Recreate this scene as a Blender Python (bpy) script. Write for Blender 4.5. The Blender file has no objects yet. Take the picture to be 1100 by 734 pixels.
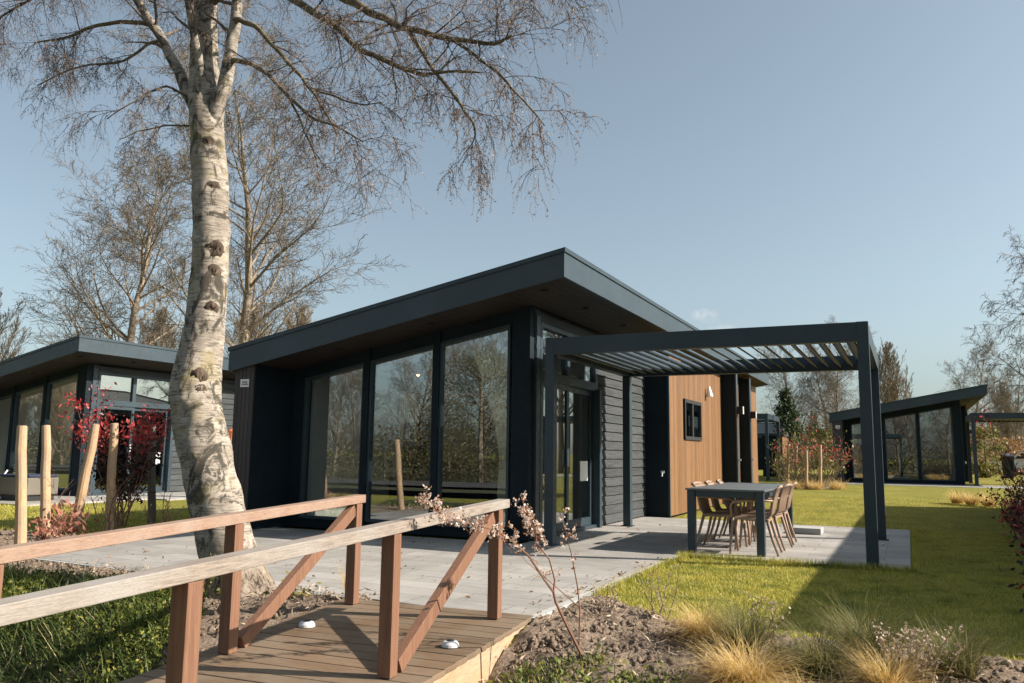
import bpy, math, random
import numpy as np
from mathutils import Vector, Matrix, noise
random.seed(7); np.random.seed(7)
scene = bpy.context.scene
COL = scene.collection
R_ = math.radians

# ------------------------------------------------------------------ camera
YAW, PIT, ROL, FPX, CH = R_(25.818), R_(7.782), R_(.8007), 875.3, 1.13
fw = Vector((-math.sin(YAW)*math.cos(PIT), math.cos(YAW)*math.cos(PIT), math.sin(PIT)))
rt = Vector((math.cos(YAW), math.sin(YAW), 0)); up = rt.cross(fw)
rt, up = rt*math.cos(ROL)+up*math.sin(ROL), -rt*math.sin(ROL)+up*math.cos(ROL)
cd = bpy.data.cameras.new('camera'); cam = bpy.data.objects.new('camera', cd); COL.objects.link(cam)
cd.sensor_width = 36; cd.lens = FPX/1100*36; cd.clip_end = 3000; cd.clip_start = .05
cam.matrix_world = Matrix(((rt.x, up.x, -fw.x, 0), (rt.y, up.y, -fw.y, 0), (rt.z, up.z, -fw.z, CH), (0, 0, 0, 1)))
scene.camera = cam
CP = Vector((0, 0, CH))
def ray(x, y): return fw+rt*((x-550)/FPX)-up*((y-367)/FPX)
def atY(x, y, Y):
    d = ray(x, y); return CP+d*(Y/d.y)

# ------------------------------------------------------------------ mesh helper
class MB:
    def __init__(s): s.v = []; s.f = []
    def poly(s, pts):
        n = len(s.v); s.v += [tuple(p) for p in pts]; s.f.append(tuple(range(n, n+len(pts)))); return s
    def hexa(s, p):                      # 8 points: bottom 0-3 ccw, top 4-7
        n = len(s.v); s.v += [tuple(q) for q in p]
        s.f += [(n+3, n+2, n+1, n), (n+4, n+5, n+6, n+7)]
        for i in range(4):
            j = (i+1) % 4; s.f.append((n+i, n+j, n+4+j, n+4+i))
        return s
    def box(s, x0, x1, y0, y1, z0, z1):
        return s.hexa([(x0, y0, z0), (x1, y0, z0), (x1, y1, z0), (x0, y1, z0), (x0, y0, z1), (x1, y0, z1), (x1, y1, z1), (x0, y1, z1)])
    def sbox(s, x0, x1, y0, y1, za0, za1, zb0, zb1):   # z differs at x0 (a) and x1 (b)
        return s.hexa([(x0, y0, za0), (x1, y0, zb0), (x1, y1, zb0), (x0, y1, za0), (x0, y0, za1), (x1, y0, zb1), (x1, y1, zb1), (x0, y1, za1)])
    def bar(s, a, b, w, h, upv=(0, 0, 1)):
        a = Vector(a); b = Vector(b); d = (b-a).normalized(); u = Vector(upv)
        sx = d.cross(u).normalized(); uz = sx.cross(d).normalized()
        sx *= w/2; uz *= h/2
        return s.hexa([a-sx-uz, b-sx-uz, b+sx-uz, a+sx-uz, a-sx+uz, b-sx+uz, b+sx+uz, a+sx+uz])
    def tube(s, pts, rad, n=6, cap=True):
        pts = [Vector(p) for p in pts]; m = len(pts)
        if isinstance(rad, (int, float)): rad = [rad]*m
        base = len(s.v); t = (pts[1]-pts[0]).normalized()
        ref = Vector((0, 0, 1)) if abs(t.z) < .9 else Vector((1, 0, 0))
        u = t.cross(ref).normalized()
        for i in range(m):
            t = (pts[min(i+1, m-1)]-pts[max(i-1, 0)])
            if t.length < 1e-9: t = Vector((0, 0, 1))
            t.normalize(); u = (u-t*u.dot(t))
            if u.length < 1e-6: u = t.orthogonal()
            u.normalize(); w = t.cross(u)
            for k in range(n):
                a = 2*math.pi*k/n; p = pts[i]+(u*math.cos(a)+w*math.sin(a))*rad[i]
                s.v.append((p.x, p.y, p.z))
        for i in range(m-1):
            for k in range(n):
                k2 = (k+1) % n; o = base+i*n
                s.f.append((o+k, o+k2, o+n+k2, o+n+k))
        if cap:
            s.f.append(tuple(base+k for k in range(n))[::-1]); s.f.append(tuple(base+(m-1)*n+k for k in range(n)))
        return s
    def cyl(s, x, y, z0, z1, r0, r1=None, n=16): return s.tube([(x, y, z0), (x, y, z1)], [r0, r0 if r1 is None else r1], n)
    def sphere(s, c, r, n=10, m=6, sz=1):
        base = len(s.v); s.v.append((c[0], c[1], c[2]-r*sz))
        for i in range(1, m):
            a = -math.pi/2+math.pi*i/m
            for k in range(n):
                b = 2*math.pi*k/n; s.v.append((c[0]+r*math.cos(a)*math.cos(b), c[1]+r*math.cos(a)*math.sin(b), c[2]+r*sz*math.sin(a)))
        s.v.append((c[0], c[1], c[2]+r*sz)); e = len(s.v)-1
        for k in range(n):
            k2 = (k+1) % n; s.f.append((base, base+1+k2, base+1+k)); s.f.append((e, e-n+k, e-n+k2))
            for i in range(m-2):
                o = base+1+i*n; s.f.append((o+k, o+k2, o+n+k2, o+n+k))
        return s
    def build(s, name, mat, parent=None, smooth=False, bevel=0):
        me = bpy.data.meshes.new(name); me.from_pydata(s.v, [], s.f); me.update()
        if mat: me.materials.append(mat)
        if smooth: me.polygons.foreach_set('use_smooth', [True]*len(me.polygons))
        o = bpy.data.objects.new(name, me); COL.objects.link(o)
        if parent: o.parent = parent
        if bevel:
            b = o.modifiers.new('bevel', 'BEVEL'); b.width = bevel; b.segments = 2; b.limit_method = 'ANGLE'
        return o

def npmesh(name, V, F, mat, parent=None, smooth=False):
    """V (n,3), F (m,k) numpy"""
    me = bpy.data.meshes.new(name); n, k = F.shape
    me.vertices.add(len(V)); me.vertices.foreach_set('co', V.astype(np.float32).ravel())
    me.loops.add(n*k); me.loops.foreach_set('vertex_index', F.astype(np.int32).ravel())
    me.polygons.add(n); me.polygons.foreach_set('loop_start', np.arange(0, n*k, k, dtype=np.int32))
    me.update(calc_edges=True)
    if smooth: me.polygons.foreach_set('use_smooth', [True]*n)
    me.materials.append(mat)
    o = bpy.data.objects.new(name, me); COL.objects.link(o)
    if parent: o.parent = parent
    return o

def tag(o, label=None, cat=None, group=None, kind=None):
    if label: o['label'] = label
    if cat: o['category'] = cat
    if group: o['group'] = group
    if kind: o['kind'] = kind
    return o
def thing(name, label, cat, loc=(0, 0, 0), rz=0, group=None):
    o = bpy.data.objects.new(name, None); COL.objects.link(o); o.empty_display_size = .2
    o.location = loc; o.rotation_euler = (0, 0, rz); return tag(o, label, cat, group)
def dup(o, loc=None, rz=None, label=None, group=None, scale=None, parent=None):
    c = o.copy(); COL.objects.link(c)
    if parent: c.parent = parent
    for ch in list(o.children): dup(ch, parent=c)
    if loc is not None: c.location = loc
    if rz is not None: c.rotation_euler = (0, 0, rz)
    if scale is not None: c.scale = scale if hasattr(scale, '__len__') else (scale,)*3
    if label: c['label'] = label
    if group: c['group'] = group
    return c

# ------------------------------------------------------------------ materials
class NT:
    def __init__(s, name):
        s.m = bpy.data.materials.new(name); s.m.use_nodes = True; s.t = s.m.node_tree; s.t.nodes.clear()
        s.out = s.n('ShaderNodeOutputMaterial')
    def n(s, typ, **kw):
        o = s.t.nodes.new(typ)
        for k, v in kw.items(): setattr(o, k, v)
        return o
    def l(s, a, b): s.t.links.new(a, b)
    def coord(s, scale=(1, 1, 1), kind='Object', rot=(0, 0, 0)):
        c = s.n('ShaderNodeTexCoord'); m = s.n('ShaderNodeMapping'); m.inputs['Scale'].default_value = scale; m.inputs['Rotation'].default_value = rot
        s.l(c.outputs[kind], m.inputs[0]); return m.outputs[0]
    def noise(s, vec, scale, detail=4, rough=.55, dist=0):
        o = s.n('ShaderNodeTexNoise'); o.inputs['Scale'].default_value = scale; o.inputs['Detail'].default_value = detail
        o.inputs['Roughness'].default_value = rough; o.inputs['Distortion'].default_value = dist
        if vec: s.l(vec, o.inputs['Vector'])
        return o.outputs['Fac']
    def ramp(s, fac, stops, interp='LINEAR'):
        o = s.n('ShaderNodeValToRGB'); o.color_ramp.interpolation = interp; e = o.color_ramp.elements
        while len(e) > 1: e.remove(e[-1])
        e[0].position = stops[0][0]; e[0].color = (*stops[0][1], 1) if hasattr(stops[0][1], '__len__') else (stops[0][1],)*3+(1,)
        for p, c in stops[1:]:
            q = e.new(p); q.color = (*c, 1) if hasattr(c, '__len__') else (c, c, c, 1)
        s.l(fac, o.inputs[0]); return o.outputs[0]
    def mix(s, f, a, b, mode='MIX'):
        o = s.n('ShaderNodeMix', data_type='RGBA', blend_type=mode)
        for i, v in ((0, f), (6, a), (7, b)):
            if isinstance(v, (int, float)): o.inputs[i].default_value = v
            elif isinstance(v, tuple): o.inputs[i].default_value = (*v, 1)
            else: s.l(v, o.inputs[i])
        return o.outputs[2]
    def bump(s, h, strength=.3, dist=.01):
        b = s.n('ShaderNodeBump'); b.inputs['Strength'].default_value = strength; b.inputs['Distance'].default_value = dist
        s.l(h, b.inputs['Height']); return b.outputs[0]
    def island(s): return s.n('ShaderNodeNewGeometry').outputs['Random Per Island']
    def pbr(s, col, rough=.6, normal=None, spec=.5, metal=0):
        p = s.n('ShaderNodeBsdfPrincipled')
        for k, v in (('Base Color', col), ('Roughness', rough), ('Specular IOR Level', spec), ('Metallic', metal)):
            if isinstance(v, tuple): p.inputs[k].default_value = (*v, 1)
            elif isinstance(v, (int, float)): p.inputs[k].default_value = v
            else: s.l(v, p.inputs[k])
        if normal: s.l(normal, p.inputs['Normal'])
        return p
    def done(s, sh): s.l(sh.outputs[0], s.out.inputs[0]); return s.m

def m_metal(name, c, rough=.42, spec=.4):
    t = NT(name); v = t.coord()
    n = t.noise(v, 1.3, 5); r = t.ramp(t.noise(v, 14, 4), [(.3, rough-.06), (.7, rough+.12)])
    col = t.mix(t.ramp(n, [(.35, 0.), (.7, 1.)]), c, tuple(k*1.25+.002 for k in c))
    return t.done(t.pbr(col, r, t.bump(t.noise(v, 220, 2), .04, .002), spec))
def m_wood(name, stops, axis=(1, 1, 14), rough=.6, bump=.25, island=.25, scale=6, grey=None):
    """grain runs along the axis with the small scale number"""
    t = NT(name); v = t.coord(axis)
    g = t.noise(v, scale, 6, .6, .6); col = t.ramp(g, stops)
    i = t.island()
    col = t.mix(island, col, t.ramp(i, [(0, stops[0][1]), (1, stops[-1][1])]))
    if grey:
        col = t.mix(t.ramp(t.noise(t.coord((1, 1, 1)), 2.2, 5), [(.4, 0.), (.62, .75)]), col, grey)
    f = t.noise(v, scale*6, 3)
    col = t.mix(t.ramp(f, [(.35, .35), (.5, 0.)]), col, tuple(k*.45 for k in stops[0][1]))
    return t.done(t.pbr(col, rough, t.bump(g, bump, .004), .3))
M = {}
def m_lawn_blade(name, stops):
    t = NT(name); v = t.coord((1, 1, 1)); col = t.ramp(t.island(), stops)
    col = t.mix(t.ramp(t.noise(v, 1.1, 5, .65), [(.38, 0.), (.62, .75)]), col, (.55, .48, .1))
    col = t.mix(t.ramp(t.noise(v, 2.6, 6, .7), [(.5, 0.), (.63, .8)]), col, (.15, .2, .035))
    col = t.mix(t.ramp(t.noise(v, 7, 4, .6), [(.6, 0.), (.7, .7)]), col, (.46, .36, .2))
    p = t.pbr(col, .6, None, .3); tr = t.n('ShaderNodeBsdfTranslucent'); t.l(col, tr.inputs[0])
    mx = t.n('ShaderNodeMixShader'); mx.inputs[0].default_value = .3; t.l(p.outputs[0], mx.inputs[1]); t.l(tr.outputs[0], mx.inputs[2])
    return t.done(mx)
M['metal'] = m_metal('anthracite_metal', (.024, .04, .052))
M['fascia'] = m_metal('anthracite_fascia', (.029, .045, .058), .4)
M['top'] = m_metal('sunlit_tabletop', (.1, .112, .12), .45)  # paler than the legs: sun and sky sheen put into the colour
M['darkwall'] = m_metal('anthracite_panel', (.006, .013, .019), .7, .2)
M['siding'] = m_wood('charcoal_siding', [(.3, (.013, .0155, .017)), (.7, (.08, .087, .09))], (16, .7, 22), .75, .6, .25, 3)
M['plank'] = m_wood('dark_plank', [(.3, (.045, .04, .042)), (.75, (.085, .076, .076))], (9, 9, .5), .65, .3, .3, 3)
M['clad'] = m_wood('oak_cladding', [(.2, (.12, .06, .027)), (.8, (.33, .18, .09))], (10, 10, .45), .5, .2, .45, 3)
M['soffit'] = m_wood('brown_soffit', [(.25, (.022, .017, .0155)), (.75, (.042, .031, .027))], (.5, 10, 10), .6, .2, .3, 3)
M['rail'] = m_wood('rail_timber', [(.25, (.13, .066, .042)), (.75, (.28, .15, .095))], (22, 22, .5), .62, .3, .0, 4)
M['handrail'] = m_wood('weathered_handrail', [(.3, (.17, .138, .115)), (.7, (.36, .305, .265))], (34, .3, 34), .8, .5, .0, 4, (.33, .31, .29))
M['handrail2'] = m_wood('warm_handrail', [(.3, (.2, .115, .08)), (.7, (.37, .24, .175))], (34, .3, 34), .75, .4, .0, 4, (.34, .27, .22))
M['deck'] = m_wood('deck_boards', [(.25, (.09, .058, .034)), (.75, (.24, .16, .1))], (.7, 16, 9), .7, .6, .55, 3, (.21, .165, .12))
M['beamwood'] = m_wood('pale_beam', [(.25, (.36, .22, .12)), (.75, (.55, .37, .22))], (9, .5, 9), .7, .3, .0, 3, (.42, .33, .25))
M['stake'] = m_wood('peeled_stake', [(.25, (.36, .22, .12)), (.75, (.56, .39, .24))], (6, 6, .8), .75, .4, .2, 4, (.34, .27, .2))
M['stakegrey'] = m_wood('grey_stake', [(.25, (.1, .085, .07)), (.75, (.19, .165, .14))], (6, 6, .8), .8, .4, .2, 4)
M['chair'] = m_metal('taupe_resin', (.29, .2, .145), .5)
M['white'] = m_metal('white_paint', (.72, .72, .7), .4)
M['silver'] = m_metal('silver_paint', (.5, .52, .54), .3)
M['rubber'] = m_metal('black_rubber', (.012, .012, .013), .6)
M['paper'] = m_metal('paper_white', (.75, .73, .68), .8)
M['ink'] = m_metal('black_ink', (.02, .02, .02), .7)
M['asphalt'] = m_metal('track_asphalt', (.06, .058, .055), .9, .2)
M['concrete'] = m_metal('grey_concrete', (.34, .34, .33), .85)
M['orange'] = m_metal('orange_fabric', (.75, .2, .07), .8)
M['navy'] = m_metal('navy_fabric', (.02, .03, .06), .8)
M['inwall'] = m_metal('interior_plaster', (.6, .59, .56), .9)
M['infloor'] = m_wood('interior_floor', [(.25, (.2, .14, .09)), (.75, (.32, .24, .16))], (9, .5, 9), .45, .1, .3, 3)
M['curtain'] = m_metal('pale_curtain', (.86, .8, .62), .9)
M['copper'] = m_metal('copper_rod', (.75, .28, .1), .3)
M['oak'] = m_wood('pale_oak', [(.25, (.62, .42, .24)), (.75, (.8, .58, .38))], (9, 9, .5), .5, .1, .2, 3)
M['stone'] = m_metal('grey_wicker', (.13, .115, .095), .85)
M['red_lens'] = m_metal('red_lens', (.5, .02, .02), .3)

def m_glass():
    t = NT('coated_glazing')
    fr = t.n('ShaderNodeFresnel'); gb = t.n('ShaderNodeNewGeometry'); im = t.n('ShaderNodeMapRange'); im.inputs[3].default_value = 2.8; im.inputs[4].default_value = 1/2.8; t.l(gb.outputs['Backfacing'], im.inputs[0]); t.l(im.outputs[0], fr.inputs['IOR'])
    g = t.n('ShaderNodeBsdfGlossy'); g.inputs['Roughness'].default_value = .0; g.inputs['Color'].default_value = (.92, .97, 1, 1)
    tr = t.n('ShaderNodeBsdfTransparent'); tr.inputs['Color'].default_value = (.86, .89, .88, 1)
    v = t.coord((1, 1, 1)); b = t.bump(t.noise(v, .9, 1), .012, .05); t.l(b, g.inputs['Normal'])
    mx = t.n('ShaderNodeMixShader'); t.l(fr.outputs[0], mx.inputs[0]); t.l(tr.outputs[0], mx.inputs[1]); t.l(g.outputs[0], mx.inputs[2])
    return t.done(mx)
M['glass'] = m_glass()

def m_paver():
    t = NT('grey_pavers'); v = t.coord((1, 1, 1))
    br = t.n('ShaderNodeTexBrick'); t.l(v, br.inputs[0]); br.offset = .37
    for k, x in (('Scale', 1.), ('Mortar Size', .006), ('Mortar Smooth', .3), ('Brick Width', .8), ('Row Height', .3), ('Bias', 0.)): br.inputs[k].default_value = x
    br.inputs['Color1'].default_value = (.235, .222, .208, 1); br.inputs['Color2'].default_value = (.40, .378, .355, 1); br.inputs['Mortar'].default_value = (.06, .057, .053, 1)
    s1 = t.noise(t.coord((1, 7, 1)), 3.2, 8, .7); col = t.mix(t.ramp(s1, [(.4, .0), (.68, .6)]), br.outputs[0], (.44, .42, .4))
    st = t.noise(v, .7, 6, .65); col = t.mix(t.ramp(st, [(.45, 0.), (.64, .7)]), col, (.16, .155, .14))
    gr = t.noise(v, 60, 3); col = t.mix(.25, col, t.ramp(gr, [(.3, (.16, .155, .15)), (.7, (.45, .43, .41))]))
    return t.done(t.pbr(col, .8, t.bump(t.mix(.5, br.outputs['Fac'], gr), -.15, .004), .3))
M['paver'] = m_paver()
def m_ground():
    t = NT('lawn_ground'); v = t.coord((1, 1, 1))
    a = t.noise(v, 1.1, 6, .65); b = t.noise(v, 40, 3)
    col = t.ramp(a, [(.3, (.15, .15, .026)), (.5, (.25, .23, .046)), (.72, (.34, .29, .075))])
    col = t.mix(.45, col, t.ramp(b, [(.3, (.055, .06, .012)), (.7, (.24, .22, .05))]))
    return t.done(t.pbr(col, .95, t.bump(b, .9, .03), .1))
M['ground'] = m_ground()
def m_soil(name, c0, c1):
    t = NT(name); v = t.coord((1, 1, 1))
    a = t.noise(v, 4, 8, .7); b = t.noise(v, 45, 5, .7)
    col = t.mix(.6, t.ramp(a, [(.3, c0), (.7, c1)]), t.ramp(b, [(.3, tuple(k*.6 for k in c0)), (.7, tuple(k*1.25 for k in c1))]))
    return t.done(t.pbr(col, .95, t.bump(b, .8, .02), .1))
M['soil'] = m_soil('dry_soil', (.085, .06, .045), (.33, .255, .195))
M['bank'] = m_soil('bank_earth', (.04, .045, .02), (.09, .085, .05))
def m_leaf(name, stops, transl=.3, rough=.55, noise_scale=None):
    t = NT(name); i = t.island(); col = t.ramp(i, stops)
    if noise_scale:
        col = t.mix(t.ramp(t.noise(t.coord((1, 1, 1)), noise_scale, 4), [(.35, 0.), (.65, .6)]), col, stops[-1][1])
    p = t.pbr(col, rough, None, .3); tr = t.n('ShaderNodeBsdfTranslucent'); t.l(col, tr.inputs[0])
    mx = t.n('ShaderNodeMixShader'); mx.inputs[0].default_value = transl; t.l(p.outputs[0], mx.inputs[1]); t.l(tr.outputs[0], mx.inputs[2])
    return t.done(mx)
M['blade'] = m_lawn_blade('lawn_blade', [(0, (.24, .25, .035)), (.5, (.42, .4, .07)), (1, (.58, .5, .13))])
M['cover'] = m_leaf('bank_leaf', [(0, (.05, .085, .015)), (.6, (.14, .17, .03)), (1, (.32, .29, .06))], .3)
M['weedleaf'] = m_leaf('weed_leaf', [(0, (.1, .15, .03)), (.6, (.22, .25, .05)), (1, (.4, .36, .1))], .35)
M['rough'] = m_leaf('rough_grass', [(0, (.03, .055, .016)), (.7, (.09, .125, .035)), (.93, (.16, .17, .06)), (1, (.5, .42, .24))], .3)
M['feather'] = m_leaf('feather_grass', [(0, (.4, .3, .07)), (.45, (.66, .46, .17)), (1, (.82, .64, .36))], .4)
M['feathergreen'] = m_leaf('green_tuft', [(0, (.07, .085, .03)), (.6, (.17, .17, .06)), (1, (.42, .34, .16))], .35)
M['maroon'] = m_leaf('maroon_leaf', [(0, (.02, .022, .015)), (.6, (.05, .02, .02)), (1, (.11, .03, .03))], .2, .4)
M['redleaf'] = m_leaf('red_leaf', [(0, (.3, .03, .03)), (.6, (.5, .06, .06)), (1, (.62, .16, .14))], .35, .4)
M['dryleaf'] = m_leaf('dry_pink_leaf', [(0, (.25, .09, .06)), (.6, (.42, .17, .12)), (1, (.5, .3, .22))], .3)
M['petal'] = m_leaf('blossom_petal', [(0, (.5, .34, .27)), (.4, (.72, .58, .49)), (1, (.85, .78, .71))], .4)
M['seed'] = m_leaf('dry_seed_head', [(0, (.3, .22, .15)), (.5, (.46, .36, .26)), (1, (.6, .5, .4))], .25)
M['budleaf'] = m_leaf('bronze_leaf', [(0, (.4, .14, .05)), (1, (.55, .25, .1))], .35)
M['evergreen'] = m_leaf('evergreen_leaf', [(0, (.02, .035, .015)), (.6, (.04, .06, .022)), (1, (.075, .09, .035))], .2)
M['olive'] = m_leaf('olive_leaf', [(0, (.1, .11, .03)), (.6, (.2, .19, .05)), (1, (.32, .27, .09))], .3)
M['twiggy'] = m_leaf('olive_brown_leaf', [(0, (.035, .032, .014)), (.6, (.085, .075, .03)), (1, (.18, .14, .06))], .2)
M['beech'] = m_leaf('dry_beech_leaf', [(0, (.2, .11, .05)), (.6, (.32, .18, .08)), (1, (.42, .27, .13))], .3)
M['twig'] = m_wood('dark_twig', [(.25, (.11, .088, .068)), (.75, (.22, .18, .138))], (1, 1, 1), .85, .0, .5, 8)
M['birchtwig'] = m_wood('birch_twig', [(.25, (.07, .055, .045)), (.75, (.18, .135, .105))], (1, 1, 1), .8, .0, .6, 8)
M['budtwig'] = m_leaf('catkin', [(0, (.16, .1, .07)), (.5, (.3, .2, .15)), (1, (.45, .36, .3))], .2)
M['browntwig'] = m_wood('brown_twig', [(.25, (.16, .12, .08)), (.75, (.29, .23, .155))], (1, 1, 1), .85, .0, .5, 8)
M['lichen'] = m_wood('lichen_bark', [(.25, (.13, .1, .06)), (.75, (.3, .24, .12))], (2, 2, 2), .9, .4, .0, 6)
M['redstem'] = m_wood('red_stem', [(.25, (.16, .08, .055)), (.75, (.27, .15, .1))], (1, 1, 1), .7, .0, .3, 8)
def m_birch():
    t = NT('birch_bark'); v = t.coord((1, 1, 1))
    base = t.ramp(t.noise(v, 6, 8, .68), [(.25, (.2, .17, .14)), (.5, (.33, .288, .245)), (.75, (.48, .43, .37))])
    gp = t.noise(t.coord((1.5, 1.5, 4)), 2.2, 7, .7, .5); col = t.mix(t.ramp(gp, [(.48, 0.), (.62, .65)]), base, (.2, .165, .135))   # grey bands
    le = t.noise(t.coord((4, 4, 46)), 1.7, 6, .7)                 # lenticel streaks across the stem
    col = t.mix(t.ramp(le, [(.51, 0.), (.585, .85)]), col, (.11, .1, .08))
    ck = t.noise(t.coord((1.6, 1.6, 1.1)), 2.6, 9, .75, 1.2)      # dark cracked plates
    col = t.mix(t.ramp(ck, [(.505, 0.), (.565, .93)]), col, (.05, .045, .036))
    li = t.noise(v, 2.1, 7, .7); col = t.mix(t.ramp(li, [(.55, 0.), (.68, .6)]), col, (.27, .22, .09))
    sp = t.n('ShaderNodeSeparateXYZ'); t.l(t.coord(), sp.inputs[0])   # cracked butt at the foot
    ft = t.ramp(t.mix(.12, sp.outputs['Z'], t.noise(v, 5, 4)), [(.3, 1.), (.62, 0.)])
    fis = t.noise(t.coord((15, 15, 4)), 1.6, 7, .75, .8)
    rough = t.ramp(fis, [(.4, (.04, .03, .024)), (.5, (.2, .16, .125)), (.68, (.36, .3, .24))])
    col = t.mix(ft, col, rough)
    h = t.mix(ft, t.mix(.5, le, ck), fis)
    return t.done(t.pbr(col, .85, t.bump(h, -.9, .03), .15))
M['birch'] = m_birch()
M['limbbark'] = m_wood('limb_bark', [(.3, (.06, .046, .032)), (.55, (.16, .125, .075)), (.8, (.32, .26, .17))], (2, 2, 6), .9, .5, .0, 4)
def m_bark(name, stops):
    t = NT(name); g = t.noise(t.coord((6, 6, 1.2)), 2.5, 6, .7); return t.done(t.pbr(t.ramp(g, stops), .9, t.bump(g, .6, .03), .15))
M['knot'] = m_bark('knot_bark', [(.3, (.03, .022, .017)), (.55, (.1, .075, .055)), (.75, (.26, .2, .15))])
M['bark'] = m_bark('grey_brown_bark', [(.3, (.15, .115, .085)), (.7, (.36, .29, .22))])

# ------------------------------------------------------------------ sky and sun
SUN = Vector((.955, .296, 0)).normalized()*math.cos(R_(32.5)); SUN.z = math.sin(R_(32.5))
w = bpy.data.worlds.new('World'); scene.world = w; w.use_nodes = True
nt = w.node_tree; nt.nodes.clear()
sky = nt.nodes.new('ShaderNodeTexSky'); sky.sky_type = 'NISHITA'; sky.sun_disc = False
sky.sun_elevation = R_(32.5); sky.sun_rotation = math.atan2(SUN.x, SUN.y)
sky.air_density = 1.0; sky.dust_density = 2.3; sky.ozone_density = 2.0; sky.altitude = 50
bg = nt.nodes.new('ShaderNodeBackground'); bg.inputs[1].default_value = .085
wo = nt.nodes.new('ShaderNodeOutputWorld')
hs = nt.nodes.new('ShaderNodeHueSaturation'); hs.inputs['Saturation'].default_value = .58
nt.links.new(sky.outputs[0], hs.inputs['Color']); tn = nt.nodes.new('ShaderNodeMix'); tn.data_type = 'RGBA'; tn.blend_type = 'MULTIPLY'; tn.inputs[0].default_value = 1; tn.inputs[7].default_value = (.905, 1, .985, 1); nt.links.new(hs.outputs[0], tn.inputs[6]); 
tc = nt.nodes.new('ShaderNodeTexCoord'); cl = ray(757, 338).normalized(); cr_ = ray(775, 358).normalized()
def blob(d, inner, outer):
    n = nt.nodes.new('ShaderNodeVectorMath'); n.operation = 'DISTANCE'; mp = nt.nodes.new('ShaderNodeVectorMath'); mp.operation = 'MULTIPLY'; mp.inputs[1].default_value = (1, 1, 2.1)
    nt.links.new(tc.outputs['Generated'], mp.inputs[0]); nt.links.new(mp.outputs[0], n.inputs[0]); n.inputs[1].default_value = (d.x, d.y, d.z*2.1)
    q = nt.nodes.new('ShaderNodeMapRange'); q.inputs[1].default_value = inner; q.inputs[2].default_value = outer; q.inputs[3].default_value = 1; q.inputs[4].default_value = 0; nt.links.new(n.outputs['Value'], q.inputs[0]); return q.outputs[0]
ns = nt.nodes.new('ShaderNodeTexNoise'); ns.inputs['Scale'].default_value = 75; ns.inputs['Detail'].default_value = 5; nt.links.new(tc.outputs['Generated'], ns.inputs['Vector'])
ad = nt.nodes.new('ShaderNodeMath'); ad.operation = 'ADD'; nt.links.new(blob(cl, .0, .028), ad.inputs[0]); nt.links.new(blob(cr_, .0, .04), ad.inputs[1])
mu = nt.nodes.new('ShaderNodeMath'); mu.operation = 'MULTIPLY'; nt.links.new(ad.outputs[0], mu.inputs[0]); nt.links.new(ns.outputs['Fac'], mu.inputs[1])
cmr = nt.nodes.new('ShaderNodeMapRange'); cmr.inputs[1].default_value = .2; cmr.inputs[2].default_value = .6; cmr.inputs[3].default_value = 0; cmr.inputs[4].default_value = .6; nt.links.new(mu.outputs[0], cmr.inputs[0])
cm = nt.nodes.new('ShaderNodeMix'); cm.data_type = 'RGBA'; nt.links.new(cmr.outputs[0], cm.inputs[0]); nt.links.new(tn.outputs[2], cm.inputs[6]); cm.inputs[7].default_value = (6.2, 6.0, 5.9, 1)
nt.links.new(cm.outputs[2], bg.inputs[0]); nt.links.new(bg.outputs[0], wo.inputs[0])
sl = bpy.data.lights.new('sun', 'SUN'); sl.energy = 5.0; sl.angle = R_(.53); sl.color = (1, .9, .77)
so = bpy.data.objects.new('sun', sl); COL.objects.link(so); so.rotation_euler = SUN.to_track_quat('Z', 'Y').to_euler(); so.location = (30, 10, 30)
vs = scene.view_settings; vs.view_transform = 'Standard'; vs.look = 'None'; vs.exposure = .92; vs.gamma = 1; vs.use_curve_mapping = False

# ------------------------------------------------------------------ terrain
def sst(a, b, x):
    t = min(1, max(0, (x-a)/(b-a))); return t*t*(3-2*t)
def hz(x, y):
    z = -.03+.22*sst(15, 32, y)*sst(-14, -9, x)
    # ditch under the bridge, shallower to the right of it
    wl = 1-sst(-2.9, -1.6, x)
    zl = -.28*sst(5.4, 3.9, y)-.85*sst(4.3, 2.8, y) if y > 1.2 else -1.13*sst(-1.2, .6, y)-.0
    zr = -.55*sst(5.5, 1.5, y) if y > 1.2 else -.55*sst(-1.2, .6, y)
    if y < .6: zl -= .25*(1-sst(-1.2, .6, y)); zr -= .25*(1-sst(-1.2, .6, y))
    dip = -.1*sst(-1.75, -2.35, x)*sst(5.1, 4.5, y)*sst(-3.0, -2.6, x)
    return z+zl*wl+zr*(1-wl)+dip
def axis(spans):
    out = []
    for a, b, s in spans: out += list(np.arange(a, b, s))
    return out
gx = axis([(-900, -60, 120), (-60, -14, 4), (-14, 4, .3), (4, 60, 4), (60, 1000, 120)])
gy = axis([(-900, -30, 120), (-30, -3, 3), (-3, 7, .2), (7, 36, 1), (36, 100, 8), (100, 1300, 150)])
V = np.array([(x, y, hz(x, y)) for y in gy for x in gx]); nx = len(gx)
F = np.array([(j*nx+i, j*nx+i+1, (j+1)*nx+i+1, (j+1)*nx+i) for j in range(len(gy)-1) for i in range(nx-1)])
tag(npmesh('ground', V, F, M['ground'], smooth=True), kind='structure')

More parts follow.
